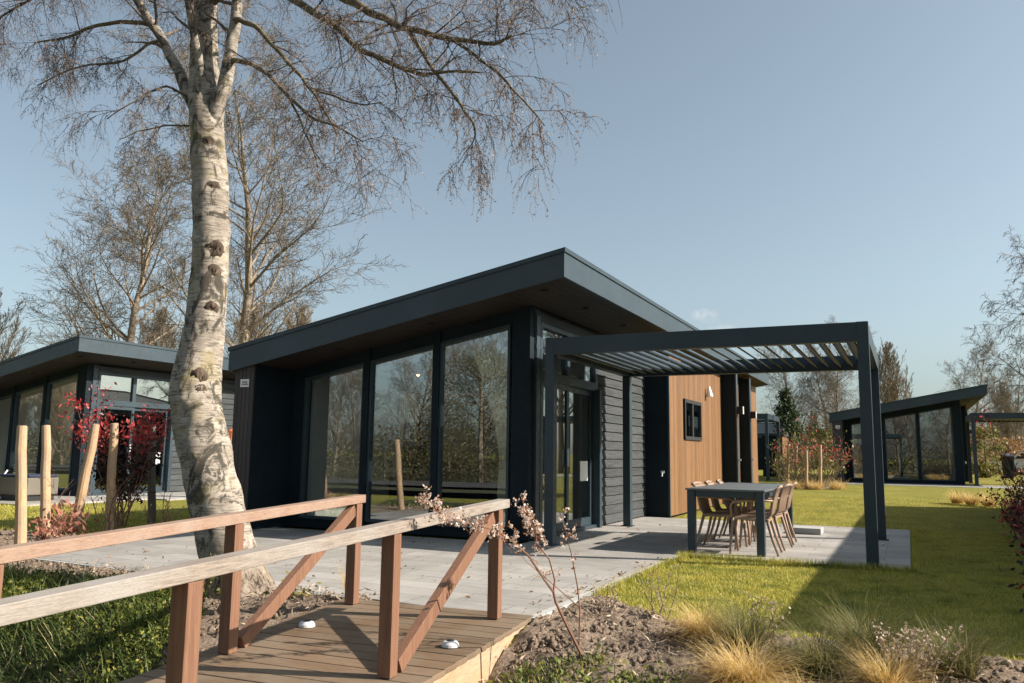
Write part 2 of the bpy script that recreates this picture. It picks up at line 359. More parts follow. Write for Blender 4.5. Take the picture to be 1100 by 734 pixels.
def sheet(name, x0, x1, y0, y1, st, mask, mat, amp, sc=6):
    xs = np.arange(x0, x1, st); ys = np.arange(y0, y1, st); vv = []; keep = []
    for y in ys:
        for x in xs:
            k = mask(x, y)
            n = noise.fractal(Vector((x*sc, y*sc, 0)), .9, 2.1, 5)
            n2 = noise.noise(Vector((x*sc*4, y*sc*4, 3)))
            vv.append((x, y, hz(x, y)+(.022+amp*(n*.6+n2*.35))*k-.09*(1-k))); keep.append(k > -.2)
    nx = len(xs); ff = [(j*nx+i, j*nx+i+1, (j+1)*nx+i+1, (j+1)*nx+i) for j in range(len(ys)-1) for i in range(nx-1)]
    return tag(npmesh(name, np.array(vv), np.array(ff), mat, smooth=True), kind='structure')
def wob(x, y, s=1.3): return noise.noise(Vector((x*s, y*s, 9)))
def lawn_front(x): return 5.75+.75*sst(-1.3, -2.4, x)+.12*wob(x, 0, 2)
def bed_x(y): return .16+.077*y+.1*wob(0, y, .7)
def soil_front(x, y):
    return sst(0, .14, lawn_front(x)-y+.05*wob(x, y, 6))
sheet('soil_bed', -2.36, 2.2, 2.2, 6.8, .032, soil_front, M['soil'], .065)
sheet('side_bed', .4, 4.2, 6.1, 24.4, .09, lambda x, y: sst(0, .25, x-bed_x(y)+.1*wob(x, y, 3)), M['soil'], .05, 4)
def soil_left(x, y): return sst(4.5, 4.95, y+.25*wob(x, y)+1.0*sst(-5.1, -4.5, x))*sst(0, .2, (5.62 if x > -8.35 else 6.9+.5*sst(-8.6, -10, x))-y+.15*wob(x, y, 2))*sst(-14.5, -13, x)
sheet('bank_soil', -14, -3.72, 3.3, 7.9, .06, soil_left, M['soil'], .05)
def bank_mask(x, y): return sst(5.15, 4.75, y+.2*wob(x, y)+1.0*sst(-5.1, -4.5, x))
sheet('ditch_bank', -14, -2.52, -1.0, 5.4, .09, bank_mask, M['bank'], .07, 3)
vg = MB(); vg.poly([(-300, -120, .0), (300, -120, .0), (300, -2.6, -.1), (-300, -2.6, -.1)]); tag(vg.build('far_verge', M['bank']), kind='structure')
rd = MB(); rd.poly([(-300, -7.4, .02), (300, -7.4, .02), (300, -4.4, -.02), (-300, -4.4, -.02)]); tag(rd.build('access_track', M['asphalt']), kind='structure')
sheet('far_bed', -4.6, -1.4, 26.6, 30.6, .1, lambda x, y: sst(0, .4, 1.3-math.hypot((x+3)/1.05, (y-28.4)/1.3)*1.0), M['soil'], .06, 3)

# ------------------------------------------------------------------ paving
pv = MB()
def slab(x0, x1, y0, y1, z1=0): pv.box(x0, x1, y0, y1, z1-.07, z1)
pv.hexa([(-8.35, 5.62, -.07), (-2.44, 5.32, -.07), (-2.44, 9.5, -.07), (-8.35, 9.5, -.07), (-8.35, 5.62, 0), (-2.44, 5.32, 0), (-2.44, 9.5, 0), (-8.35, 9.5, 0)])
pv.box(-4.44, -2.44, 9.5, 14.85, -.07, 0); pv.box(-2.44, -.03, 9.5, 14.72, -.07, .0)
pv.box(-8.85, -8.35, 5.9, 9.5, -.07, 0)
tag(pv.build('patio', M['paver']), kind='structure')
ep = MB().bar((-2.40, 5.34, -.045), (-2.40, 9.46, -.045), .06, .09).build('patio_edging', M['concrete'], bevel=.006); tag(ep, kind='structure')
e2 = MB().bar((-8.3, 5.585, -.05), (-3.9, 5.36, -.05), .05, .1).build('path_edging', M['concrete'], bevel=.006); tag(e2, kind='structure')

# ------------------------------------------------------------------ holiday house
def zs(x): return 3.074+.186*x
def siding(mb, x, sgn, y0, y1, z0, z1f, along='y', st=.148):
    """lapped boards on the plane x (facing sgn) between y0..y1"""
    z = z0
    while z < z1f-.02:
        zt = min(z+st, z1f)
        a, b = x, x+sgn*.03; c = x+sgn*.008
        if along == 'y': mb.hexa([(min(a, b), y0, z), (max(a, b), y0, z), (max(a, b), y1, z), (min(a, b), y1, z), (min(a, c), y0, zt-.008), (max(a, c), y0, zt-.008), (max(a, c), y1, zt-.008), (min(a, c), y1, zt-.008)])
        else: mb.hexa([(y0, min(a, b), z), (y1, min(a, b), z), (y1, max(a, b), z), (y0, max(a, b), z), (y0, min(a, c), zt-.008), (y1, min(a, c), zt-.008), (y1, max(a, c), zt-.008), (y0, max(a, c), zt-.008)])
        z += st
def house(label, L=15.15, loc=(0, 0, 0), furnished=True):
    h = thing('holiday_house', label, 'house', loc, 0, 'flat roofed holiday houses')
    x0, x1, y0, y1 = -4.44, .84, -.88, L+.05; FH = .335
    rf = MB().sbox(x0+.03, x1-.03, y0+.03, y1-.03, zs(x0+.03)+.06, zs(x0+.03)+FH-.03, zs(x1-.03)+.06, zs(x1-.03)+FH-.03).build('roof', M['darkwall'], h)
    fa = MB()
    fa.sbox(x0, x1, y0, y0+.028, zs(x0), zs(x0)+FH, zs(x1), zs(x1)+FH)
    fa.sbox(x0, x1, y1-.028, y1, zs(x0), zs(x0)+FH, zs(x1), zs(x1)+FH)
    fa.sbox(x0, x0+.028, y0+.028, y1-.028, zs(x0), zs(x0)+FH, zs(x0+.028), zs(x0+.028)+FH)
    fa.sbox(x1-.028, x1, y0+.028, y1-.028, zs(x1-.028), zs(x1-.028)+FH, zs(x1), zs(x1)+FH)
    fa.build('fascia', M['fascia'], h)
    co = MB(); T = .02
    def cp(xa, xb, ya, yb): co.sbox(xa, xb, ya, yb, zs(xa)+FH-.035, zs(xa)+FH+T, zs(xb)+FH-.035, zs(xb)+FH+T)
    cp(x0-.018, x1+.018, y0-.018, y0-.0015); cp(x0-.018, x1+.018, y1+.0015, y1+.018)
    cp(x0-.018, x0-.0015, y0-.0015, y1+.0015); cp(x1+.0015, x1+.018, y0-.0015, y1+.0015)
    tp = lambda xa, xb, ya, yb: co.sbox(xa, xb, ya, yb, zs(xa)+FH+.003, zs(xa)+FH+T-.002, zs(xb)+FH+.003, zs(xb)+FH+T-.002)
    tp(x0, x1, y0, y0+.08); tp(x0, x1, y1-.08, y1); tp(x0, x0+.08, y0+.082, y1-.082); tp(x1-.08, x1, y0+.082, y1-.082)
    co.build('coping', M['metal'], rf)
    # soffit boards run along the eaves
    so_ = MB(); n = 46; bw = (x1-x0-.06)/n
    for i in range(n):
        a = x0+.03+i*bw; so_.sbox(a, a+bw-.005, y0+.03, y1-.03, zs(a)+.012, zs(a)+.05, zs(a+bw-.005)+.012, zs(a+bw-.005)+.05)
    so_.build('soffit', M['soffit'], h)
    for (lx, ly) in ((.42, -.5), (.44, .9), (.44, 2.6), (.44, 4.3), (-1.3, -.44), (-2.8, -.44)):
        d = MB(); d.tube([(lx, ly, zs(lx)-.006), (lx, ly, zs(lx)+.03)], .05, 14); d.build('downlight', M['rubber'], h)
    # facade: posts, head band and base
    fr = MB(); G = [(-3.71, -2.69), (-2.52, -1.50), (-1.35, -.33)]
    fr.sbox(-.26, 0, 0, .14, 0, zs(-.26)+.01, 0, zs(0)+.01)
    fr.box(-3.74, -.26, .02, .14, 0, .13)
    for a, b in ((-2.655, -2.555), (-1.475, -1.375)): fr.sbox(a, b, -.03, .13, .13, zs(a)+.01, .13, zs(b)+.01)
    fr.sbox(-3.98, -3.745, .02, .14, 0, zs(-3.98)+.01, 0, zs(-3.745)+.01)
    for a, b in ((-3.745, -2.655), (-2.555, -1.475), (-1.375, -.26)): fr.sbox(a, b, .01, .13, zs(a)-.165, zs(a)+.01, zs(b)-.165, zs(b)+.01)
    fr.build('front_wall', M['darkwall'], h)
    for a, b in G:
        wf = MB(); t = .035; za, zb = zs(a-t)-.165, zs(b+t)-.165
        wf.sbox(a-t, a, -.005, .09, .13, zs(a-t)-.168, .13, zs(a)-.168); wf.sbox(b, b+t, -.005, .09, .13, zs(b)-.168, .13, zs(b+t)-.168)
        wf.box(a, b, -.005, .09, .13, .17); wf.sbox(a, b, -.005, .09, zs(a)-.212, zs(a)-.168, zs(b)-.212, zs(b)-.168)
        wo_ = wf.build('window', M['metal'], h)
        MB().sbox(a, b, .04, .05, .17, zs(a)-.212, .17, zs(b)-.212).build('pane', M['glass'], wo_)
    # plank clad store at the low end
    pk = MB(); xx = -4.35
    while xx < -3.99:
        b = min(xx+.072, -3.98); pk.sbox(xx, b-.007, -.82, -.8, 0, zs(xx)+.01, 0, zs(b)+.01); xx += .072
    pk.build('plank_cladding', M['plank'], h)
    MB().sbox(-4.35, -3.982, -.798, .14, 0, zs(-4.35)+.01, 0, zs(-3.982)+.01).build('store', M['darkwall'], h)
    sg = MB().box(-4.235, -4.075, -.835, -.823, 2.02, 2.135).build('number_sign', M['white'], h, bevel=.003)
    tx = MB()
    for q, zc in enumerate((2.092, 2.06)):
        u = -4.2
        for k in range(7 if q else 6):
            ww = .011; tx.box(u, u+ww, -.8375, -.8352, zc-.009, zc+.009); u += ww+.006
    tx.build('lettering', M['ink'], sg)
    # right wall: boards, glazed doors, transom
    sd = MB(); siding(sd, 0, 1, .14, .3, .02, zs(0)+.005); siding(sd, 0, 1, 2.56, 5.2, .02, zs(0)+.005); siding(sd, 0, 1, .3, 2.56, 2.9, zs(0)+.005)
    sd.build('siding', M['siding'], h)
    bk = MB(); bk.box(-.12, -.002, .14, .3, 0, zs(-.12)); bk.box(-.12, -.002, 2.56, 5.2, 0, zs(-.12)); bk.box(-.12, -.002, .3, 2.56, 2.9, zs(-.12)); bk.build('side_wall', M['darkwall'], h)
    MB().box(-.02, .034, .15, .27, 0, 2.98).build('corner_trim', M['metal'], h)
    tr = MB(); tr.box(-.08, .03, .3, .36, 2.12, 2.9); tr.box(-.08, .03, 2.46, 2.56, 2.12, 2.9); tr.box(-.08, .03, .36, 2.46, 2.84, 2.9); tr.box(-.08, .03, .36, 2.46, 2.12, 2.25); tr.box(-.08, .025, 1.28, 1.38, 2.25, 2.84)
    tro = tr.build('transom_window', M['metal'], h, bevel=.003)
    for a, b in ((.36, 1.28), (1.38, 2.46)): MB().box(-.03, -.02, a, b, 2.25, 2.84).build('pane', M['glass'], tro)
    dr = MB(); dr.box(-.08, .03, .3, .36, 0, 2.12); dr.box(-.08, .1, 2.46, 2.56, 0, 2.14); dr.box(-.08, .05, .36, 2.46, 0, .05)
    dro = dr.build('door_frame', M['metal'], h, bevel=.003)
    for a, b, xo in ((.36, 1.38, -.02), (1.30, 2.46, -.06)):
        lf = MB(); lf.box(xo-.02, xo+.03, a, a+.08, .052, 2.118); lf.box(xo-.02, xo+.03, b-.08, b, .052, 2.118); lf.box(xo-.02, xo+.03, a+.08, b-.08, 2.04, 2.118); lf.box(xo-.02, xo+.03, a+.08, b-.08, .052, .165)
        lo = lf.build('sliding_door', M['metal'], dro)
        MB().box(xo, xo+.01, a+.08, b-.08, .165, 2.04).build('pane', M['glass'], dro)
    MB().box(-.047, -.044, 1.98, 2.3, .72, 1.02).build('notice', M['paper'], dro)
    MB().box(.012, .035, 1.30, 1.33, .95, 1.2).build('door_handle', M['silver'], dro)
    # technical box and oak wall further back
    MB().box(-.1, .452, 5.2, 5.24, 0, zs(-.1)).build('box_end_wall', M['darkwall'], h)
    tp_ = MB(); tp_.tube([(.36, 5.2, .8), (.36, 5.12, .8), (.36, 5.1, .74)], .014, 8); tp_.box(.33, .39, 5.14, 5.16, .8, .84); tp_.build('water_tap', M['silver'], h)
    ck = MB(); yy = 5.2; i = 0
    WY0, WY1, WZ0, WZ1 = 6.35, 7.8, 1.44, 2.25
    while yy < L-.01:
        b = min(yy+.085, L)
        if yy > WY0-.085 and b < WY1+.085:
            ck.box(.45, .47, yy, b-.013, 0.02, WZ0); ck.box(.45, .47, yy, b-.013, WZ1, zs(.45)+.01)
        else: ck.box(.45, .47, yy, b-.013, 0.02, zs(.45)+.01)
        yy += .085
    ck.build('oak_cladding', M['clad'], h)
    bw_ = MB(); bw_.box(.40, .446, 5.245, WY0, 0, zs(.4)); bw_.box(.40, .446, WY1, L, 0, zs(.4)); bw_.box(.40, .446, WY0, WY1, 0, WZ0); bw_.box(.40, .446, WY0, WY1, WZ1, zs(.4)); bw_.build('backing_wall', M['darkwall'], h)
    MB().box(.452, .486, 5.195, 5.235, 0, zs(.45)).build('corner_trim', M['metal'], h)
    wf = MB(); wf.box(.43, .505, WY0, WY0+.07, WZ0, WZ1); wf.box(.43, .505, WY1-.07, WY1, WZ0, WZ1); wf.box(.43, .505, WY0+.07, WY1-.07, WZ0, WZ0+.07); wf.box(.43, .505, WY0+.07, WY1-.07, WZ1-.07, WZ1); wf.box(.44, .50, 6.98, 7.08, WZ0+.07, WZ1-.07)
    wo_ = wf.build('side_window', M['rubber'], h)
    for a, b in ((WY0+.07, 6.98), (7.08, WY1-.07)): MB().box(.46, .47, a, b, WZ0+.07, WZ1-.07).build('pane', M['glass'], wo_)
    wl = MB(); wl.tube([(.47, 8.37, 2.46), (.52, 8.37, 2.46)], .03, 10); wl.tube([(.54, 8.37, 2.64), (.56, 8.37, 2.42)], [.03, .075], 14); wl.build('wall_light', M['white'], h)
    for yf, xe in ((10.05, .80), (12.38, .72)):
        fn = MB(); fn.box(.472, xe, yf, yf+.16, 0, zs(.47)+.01); fo = fn.build('fin_wall', M['darkwall'], h)
        MB().box(xe, xe+.03, yf-.01, yf+.17, 0, zs(.7)).build('fin_edge', M['fascia'], fo)
        lp = MB(); lp.box(xe+.031, xe+.16, yf+.03, yf+.15, 2.12, 2.3); lo = lp.build('fin_light', M['rubber'], fo)
        MB().box(xe+.1605, xe+.17, yf+.03, yf+.15, 2.12, 2.3).build('light_bracket', M['silver'], fo)
        MB().box(xe+.031, xe+.09, yf+.04, yf+.07, 1.02, 1.06).build('door_handle', M['silver'], fo)
    # remaining walls
    ow = MB(); ow.sbox(-4.35, .45, L-.12, L, 0, zs(-4.35), 0, zs(.45)); ow.box(-4.35, -4.23, .14, L-.12, 0, zs(-4.35)+.01); ow.build('rear_wall', M['darkwall'], h)
    # interior shell
    MB().box(-4.22, -.13, .15, 5.0, .03, .06).build('floor', M['infloor'], h)
    MB().sbox(-4.22, -.13, 4.9, 5.0, .06, zs(-4.22)-.02, .06, zs(-.13)-.02).build('inner_wall', M['inwall'], h); MB().box(-3.74, -3.66, .16, 2.6, .06, zs(-3.74)-.02).build('inner_wall', M['inwall'], h); MB().box(-.16, -.125, 2.6, 4.9, .06, zs(-.16)-.03).build('inner_wall', M['inwall'], h)
    MB().sbox(-4.22, -.13, .15, 4.9, zs(-4.22)-.02, zs(-4.22)+.0, zs(-.13)-.02, zs(-.13)+.0).build('ceiling', M['inwall'], h)
    MB().box(-3.4, -1.9, 4.4, 4.88, .06, .95).build('kitchen_unit', M['darkwall'], h); MB().box(-3.4, -1.9, 4.55, 4.88, 1.5, 2.2).build('kitchen_unit', M['darkwall'], h)
    return h
O = Vector((-4.45, 9.75, 0))
main = house('dark holiday house nearest the bridge, with oak side wall and tall front windows', loc=O)
dup(main, O+Vector((-12.8, 3.06, 0)), None, 'dark holiday house at the left behind the wooden stakes and birch')
dup(main, Vector((1.8, 34.2, .2)), None, 'dark holiday house across the lawn beyond the outdoor table')
dup(main, O+Vector((-4.55, 23.6, .2)), None, 'house behind the oak wall, mostly hidden by the nearest house')
house('dark house beside the lawn, outside the picture, casting the big shadow on the grass', 14.0, Vector((3.05+4.44, 7.2+.88, 0)))
# two more houses of the park, seen in the window panes and far off
dup(main, Vector((-9.2, 66, .2)), R_(90), 'far low roofed house glimpsed behind the shrubs and stakes')

# ------------------------------------------------------------------ pergola
def pergola(label, ox=0, oy=0, oz=0):
    p = thing('pergola', label, 'pergola', (-.385+ox, 9.58+oy, oz), 0, 'louvred metal pergolas')
    W = 3.805; D = 3.28; H = 2.6; B = .215; q = .06
    for x in (0, -W+.12):
        for y in (0, D-.12):
            MB().box(x-q, x+q, y-q, y+q, 0.012, H).build('post', M['metal'], p, bevel=.004)
            MB().box(x-q-.03, x+q+.03, y-q-.03, y+q+.03, 0.001, .014).build('foot_plate', M['metal'], p)
    xl, xr = -W+.12+q, -q
    for y in (0, D-.12): MB().box(xl, xr, y-q+.003, y+q-.003, H-B, H-.003).build('beam', M['metal'], p, bevel=.004)
    for x in (0, -W+.12): MB().box(x-q+.003, x+q-.003, q, D-.12-q, H-B, H-.003).build('beam', M['metal'], p, bevel=.004)
    n = 22; a = R_(38)
    for i in range(n):
        x = xr-.1-(xr-xl-.16)*i/(n-1); c = Vector((x, 0, H-.13)); d = Vector((math.cos(a), 0, -math.sin(a)))*.082; t = Vector((math.sin(a), 0, math.cos(a)))*.009
        mb = MB(); ya, yb = q+.005, D-.12-q-.005
        P = [c-d-t, c+d-t, c+d+t, c-d+t]
        pts = [(P[0].x, ya, P[0].z), (P[1].x, ya, P[1].z), (P[1].x, yb, P[1].z), (P[0].x, yb, P[0].z), (P[3].x, ya, P[3].z), (P[2].x, ya, P[2].z), (P[2].x, yb, P[2].z), (P[3].x, yb, P[3].z)]
        mb.hexa(pts).build('louvre', M['fascia'], p)
    return p
pg = pergola('dark metal pergola with slanted louvres over the outdoor table')
dup(pg, pg.location+Vector((6.25, 24.45, .2)), None, 'far pergola attached to the house across the lawn')
dup(pg, pg.location+Vector((-4.55, 23.6, .2)), None, 'far pergola half hidden behind the oak wall, near the dark conifer')
cb = MB().tube([(-.47, 12.6, 2.4), (-.47, 12.6, 1.0), (-.47, 12.6, .02)], .008, 6); tag(cb.build('hanging_cord', M['rubber']), 'thin dark cord hanging beside the rear right pergola post', 'cord')

# ------------------------------------------------------------------ footbridge
br = thing('footbridge', 'wooden footbridge with reddish posts, handrails and slanted braces', 'footbridge', (-3.1, 3.7, -.05))
NL = lambda y: -2.553-.071*(y-4.3)           # near rail line, world x
FL = lambda y: -3.68-.122*(y-4.3)
def dz(y): return -.03*(5.14-y)
def W2(x, y, z): return (x+3.1, y-3.7, z+.05)
dk = MB(); y = 5.30; ang = .095
while y > -.6:
    b = y-.132; xa, xb = FL(y)-.16, NL(y)+.22
    j = random.uniform(-.004, .004)
    dk.hexa([W2(xa, b-(xa+3.1)*-.0, dz(b)-.03), W2(xb, b+.1, dz(b)-.03), W2(xb, y+.1, dz(y)-.03), W2(xa, y, dz(y)-.03), W2(xa+j, b, dz(b)+j*.3), W2(xb+j, b+.1, dz(b)+j*.3), W2(xb+j, y+.1, dz(y)+j*.3), W2(xa+j, y, dz(y)+j*.3)])
    y -= .14
dk.build('deck', M['deck'], br, bevel=.004)
for ln, off in ((NL, .19), (FL, -.13)):
    MB().bar(W2(ln(-.6)+off, -.5, dz(-.6)-.15), W2(ln(5.34)+off, 5.36 if off > 0 else 5.26, dz(5.34)-.15), .045, .235).build('side_beam', M['beamwood'], br, bevel=.004)
def rz_post(mb, x, y, z0, z1, s=.039, a=R_(4.5)):
    c, n = math.cos(a)*s, math.sin(a)*s
    q = [(-c+n, -n-c), (c+n, n-c), (c-n, n+c), (-c-n, -n+c)]
    mb.hexa([W2(x+u, y+v, z0) for u, v in q]+[W2(x+u, y+v, z1) for u, v in q])
RH = .80
for ln, ys in ((NL, (3.75, 5.19, 2.27)), (FL, (3.73, 5.14, 2.17))):
    for yy in ys:
        mb = MB(); rz_post(mb, ln(yy), yy, dz(yy)+.002, dz(yy)+RH-.067); mb.build('railing_post', M['rail'], br, bevel=.003)
for ln, mat, yb in ((NL, 'handrail', 5.34), (FL, 'handrail2', 5.22)):
    ya = .3; MB().bar(W2(ln(ya), ya, dz(ya)+RH-.034), W2(ln(yb), yb, dz(yb)+RH-.034), .088, .06).build('handrail', M[mat], br, bevel=.004)
    a = Vector(W2(ln(3.84), 3.84, dz(3.84)+.03)); b = Vector(W2(ln(5.1), 5.1, RH-.11)); MB().bar(a, b, .055, .085).build('brace', M['rail'], br, bevel=.003)
for (x, y) in ((-2.52, 4.42), (-3.62, 4.44)):
    d = MB(); z = dz(y)
    d.tube([W2(x, y, z+.001), W2(x, y, z+.016), W2(x, y, z+.03), W2(x, y, z+.034)], [.054, .052, .042, .03], 20); lo = d.build('deck_light', M['silver'], br, smooth=False)
    MB().sphere(W2(x, y, z+.03), .03, 12, 6, .35).build('lens', M['rubber'], lo, smooth=True)

# ------------------------------------------------------------------ table and chairs
tb = thing('garden_table', 'dark grey metal dining table standing on the paving under the pergola', 'table', (-1.95, 11.05, 0))
hx, hy = .44, 1.28
MB().box(-hx-.015, hx+.015, -hy-.015, hy+.015, .722, .745).build('tabletop', M['top'], tb, bevel=.003)
ap = MB(); ap.box(-hx+.1, hx-.1, -hy+.01, -hy+.04, .65, .721); ap.box(-hx+.1, hx-.1, hy-.04, hy-.01, .65, .721); ap.box(-hx+.01, -hx+.04, -hy+.1, hy-.1, .65, .721); ap.box(hx-.04, hx-.01, -hy+.1, hy-.1, .65, .721); ap.build('apron', M['metal'], tb)
for sx in (-1, 1):
    for sy in (-1, 1):
        cx, cy = sx*(hx-.045), sy*(hy-.045); MB().box(cx-.045, cx+.045, cy-.045, cy+.045, 0.001, .72).build('leg', M['metal'], tb, bevel=.004)
def chair():                              # faces +x
    c = thing('garden_chair', '', 'chair', (0, 0, 0), 0, 'taupe slatted armchairs round the outdoor table')
    st = MB()
    for i in range(7):
        y = -.2+.4*i/6; st.tube([(-.2, y, .43), (0, y, .425), (.2, y, .44), (.235, y, .43)], [.022]*4, 6)
    st.box(-.22, -.18, -.22, .22, .40, .428); st.box(.18, .22, -.22, .22, .405, .432); st.build('seat', M['chair'], c, smooth=False)
    bk = MB()
    for i in range(7):
        y = -.19+.38*i/6; bk.tube([(-.19, y, .42), (-.245, y, .5), (-.275, y*1.02, .66), (-.315, y*1.02, .79), (-.36, y, .825)], [.012, .02, .021, .021, .016], 6)
    bk.tube([(-.352, -.2, .818), (-.362, 0, .83), (-.352, .2, .818)], .021, 8); bk.tube([(-.21, -.2, .45), (-.215, .2, .45)], .016, 6)
    bk.build('backrest', M['chair'], c, smooth=True)
    for s in (-1, 1):
        MB().tube([(-.275, s*.215, .655), (-.1, s*.245, .66), (.1, s*.25, .655), (.2, s*.245, .635), (.235, s*.235, .58), (.225, s*.225, .45)], [.015, .018, .02, .018, .016, .016], 8).build('armrest', M['chair'], c, smooth=True)
        MB().tube([(.21, s*.215, .44), (.235, s*.235, .2), (.25, s*.245, 0.001)], [.021, .018, .014], 8).build('leg', M['chair'], c, smooth=True)
        MB().tube([(-.2, s*.2, .43), (-.26, s*.225, .2), (-.33, s*.24, 0.001)], [.021, .018, .014], 8).build('leg', M['chair'], c, smooth=True)
    return c
ch0 = chair()
spots = [(-2.12, 10.5, 0, 'armchair on the wall side of the table, nearest the camera'), (-2.12, 11.2, 0, 'armchair on the wall side of the table, middle of its row'), (-2.12, 11.9, 0, 'armchair on the wall side of the table, farthest from the camera'),
         (-1.70, 10.12, 180, 'armchair on the lawn side of the table, nearest the camera'), (-1.69, 10.82, 180, 'armchair on the lawn side of the table, middle of its row'), (-1.70, 11.52, 180, 'armchair on the lawn side of the table, farthest from the camera')]
for i, (x, y, a, lb) in enumerate(spots):
    o = ch0 if i == 0 else dup(ch0); o.location = (x, y, 0); o.rotation_euler = (0, 0, R_(a+(-3, 2, 4, 3, -4, 2)[i])); o['label'] = 'taupe slatted '+lb; o.scale = (.93, .93, .945)
cbk = MB().box(-1.62, -1.2, 12.95, 13.35, .001, .09).build('paving_block', M['concrete'], bevel=.01); tag(cbk, 'pale concrete block on the paving behind the lawn side chairs', 'block')

# ------------------------------------------------------------------ wooden stakes
def stake(label, base, top, r, mat, group):
    b = Vector(base); t = Vector(top); mb = MB(); pts = []; rr = []
    for i in range(6):
        f = i/5; p = b.lerp(t, f)+Vector((random.uniform(-.008, .008), random.uniform(-.008, .008), 0)); pts.append(p-b); rr.append(r*(1.06-.1*f)*random.uniform(.97, 1.03))
    rr[-1] *= .93; o = mb.tube(pts, rr, 12).build('wooden_stake', M[mat], smooth=False, bevel=.006); o.location = b
    return tag(o, label, 'stake', group)
gs = 'round wooden stakes by the left path'
stake('straight peeled wooden stake at the far left, leftmost in the photo', (-8.9, 5.98, -.1), (-9.08, 5.98, 1.355), .058, 'stake', gs)
stake('peeled wooden stake second from the left, straight with a bulging foot', (-9.95, 7.0, -.1), (-10.14, 7.0, 1.4), .058, 'stake', gs)
stake('leaning pale wooden stake on the left side of the red shrub', (-10.1, 7.5, -.1), (-10.0, 7.62, 1.44), .061, 'stake', gs)
stake('pale wooden stake standing straight in front of the red shrub', (-10.1, 8.05, -.1), (-10.2, 8.07, 1.47), .059, 'stake', gs)
stake('dark grey stake between the red shrub and the birch trunk', (-10.65, 9.23, -.1), (-10.77, 9.23, 1.49), .06, 'stakegrey', gs)  # darker, greyer timber colour than the other stakes
gf = 'wooden stakes in the far planting bed'
for i, (px_, pyb, pyt, Y, lb) in enumerate(((866, 521, 484, 27.0, 'far stake beside the pergola front post, tallest of the far bed'), (881, 520, 478, 27.4, 'far stake in the middle of the bed, rightmost stake'), (855, 521, 479, 28.6, 'far stake behind the table edge, leftmost stake of the bed'), (846.5, 519, 478, 29.0, 'thin far stake next to the oak shed'))):
    a = atY(px_, pyb, Y); b = atY(px_, pyt, Y); a.z = hz(a.x, a.y)-.05; stake('weathered '+lb, a, b, .052 if i < 3 else .04, 'stake', gf)

# ------------------------------------------------------------------ leaves, tufts, shrubs
def leaf_cloud(pts, size, mat, name, parent, jit=.5, flat=0.0, asp=.45):
    pts = np.asarray(pts, float); n = len(pts)
    d = np.random.normal(size=(n, 3)); d[:, 2] = d[:, 2]*(1-flat)+.25; d /= np.linalg.norm(d, axis=1)[:, None]
    e = np.random.normal(size=(n, 3)); s = np.cross(d, e); s /= np.linalg.norm(s, axis=1)[:, None]
    L = size*(1+jit*np.random.uniform(-1, 1, n))[:, None]; up_ = np.cross(s, d)
    v = np.empty((n, 4, 3)); v[:, 0] = pts; v[:, 1] = pts+d*L*.5+s*L*asp*.5+up_*L*.08; v[:, 2] = pts+d*L; v[:, 3] = pts+d*L*.5-s*L*asp*.5+up_*L*.08
    return npmesh(name, v.reshape(-1, 3), np.arange(n*4).reshape(n, 4), mat, parent)
def blades(base, h, w, lean, mat, name, parent=None, segs=1, droop=0.):
    base = np.asarray(base, float); n = len(base); h = np.broadcast_to(h, n)
    a = np.random.uniform(0, 2*np.pi, n); le = lean*np.random.uniform(.2, 1.2, n)
    dirv = np.stack([np.cos(a), np.sin(a), np.zeros(n)], 1); side = np.stack([-np.sin(a), np.cos(a), np.zeros(n)], 1)
    if segs == 1:
        v = np.empty((n, 3, 3)); v[:, 0] = base-side*w/2; v[:, 1] = base+side*w/2
        v[:, 2] = base+dirv*(h*le)[:, None]; v[:, 2, 2] += h*np.sqrt(np.maximum(.1, 1-le**2))
        return npmesh(name, v.reshape(-1, 3), np.arange(n*3).reshape(n, 3), mat, parent)
    v = np.empty((n, (segs+1)*2, 3)); fs = []
    for k in range(segs+1):
        t = k/segs; ang = le*1.0+droop*t*np.random.uniform(.6, 1.3, n)
        if k == 0: c = base.copy()
        else:
            st = (h/segs); c = c+dirv*(np.sin(ang)*st)[:, None]; c[:, 2] += np.cos(ang)*st
        ww = w*(1-t*.85)/2; v[:, 2*k] = c-side*ww; v[:, 2*k+1] = c+side*ww
    idx = np.arange(n)[:, None]*(segs+1)*2
    F = np.concatenate([idx+np.array([2*k, 2*k+1, 2*k+3, 2*k+2]) for k in range(segs)])
    return npmesh(name, v.reshape(-1, 3), F, mat, parent)

# lawn blades: dense near, thinner further
def in_lawn(x, y):
    if y < lawn_front(x)-.1+.15*wob(x, y, 4): return False
    if x > bed_x(y)+.1: return False
    if x < -2.36 and y < 14.9: return False
    if x < .0 and 9.42 < y < 14.78: return False
    if x < -3.95: return y > 25.5
    return True
def scatter(x0, x1, y0, y1, n, test):
    out = []
    while len(out) < n:
        xs = np.random.uniform(x0, x1, n); ys = np.random.uniform(y0, y1, n)
        for x, y in zip(xs, ys):
            if test(x, y): out.append((x, y, hz(x, y)-.004))
    return np.array(out[:n])
lp_ = np.concatenate([scatter(-2.45, 1.2, 5.4, 9.6, 90000, in_lawn), scatter(-2.4, 1.6, 9.3, 15.2, 34000, in_lawn), scatter(-3.95, 2.2, 14.7, 24, 60000, in_lawn)])
hh = np.random.uniform(.015, .04, len(lp_)); tag(blades(lp_, hh, .008, .95, M['blade'], 'lawn_grass'), kind='stuff')
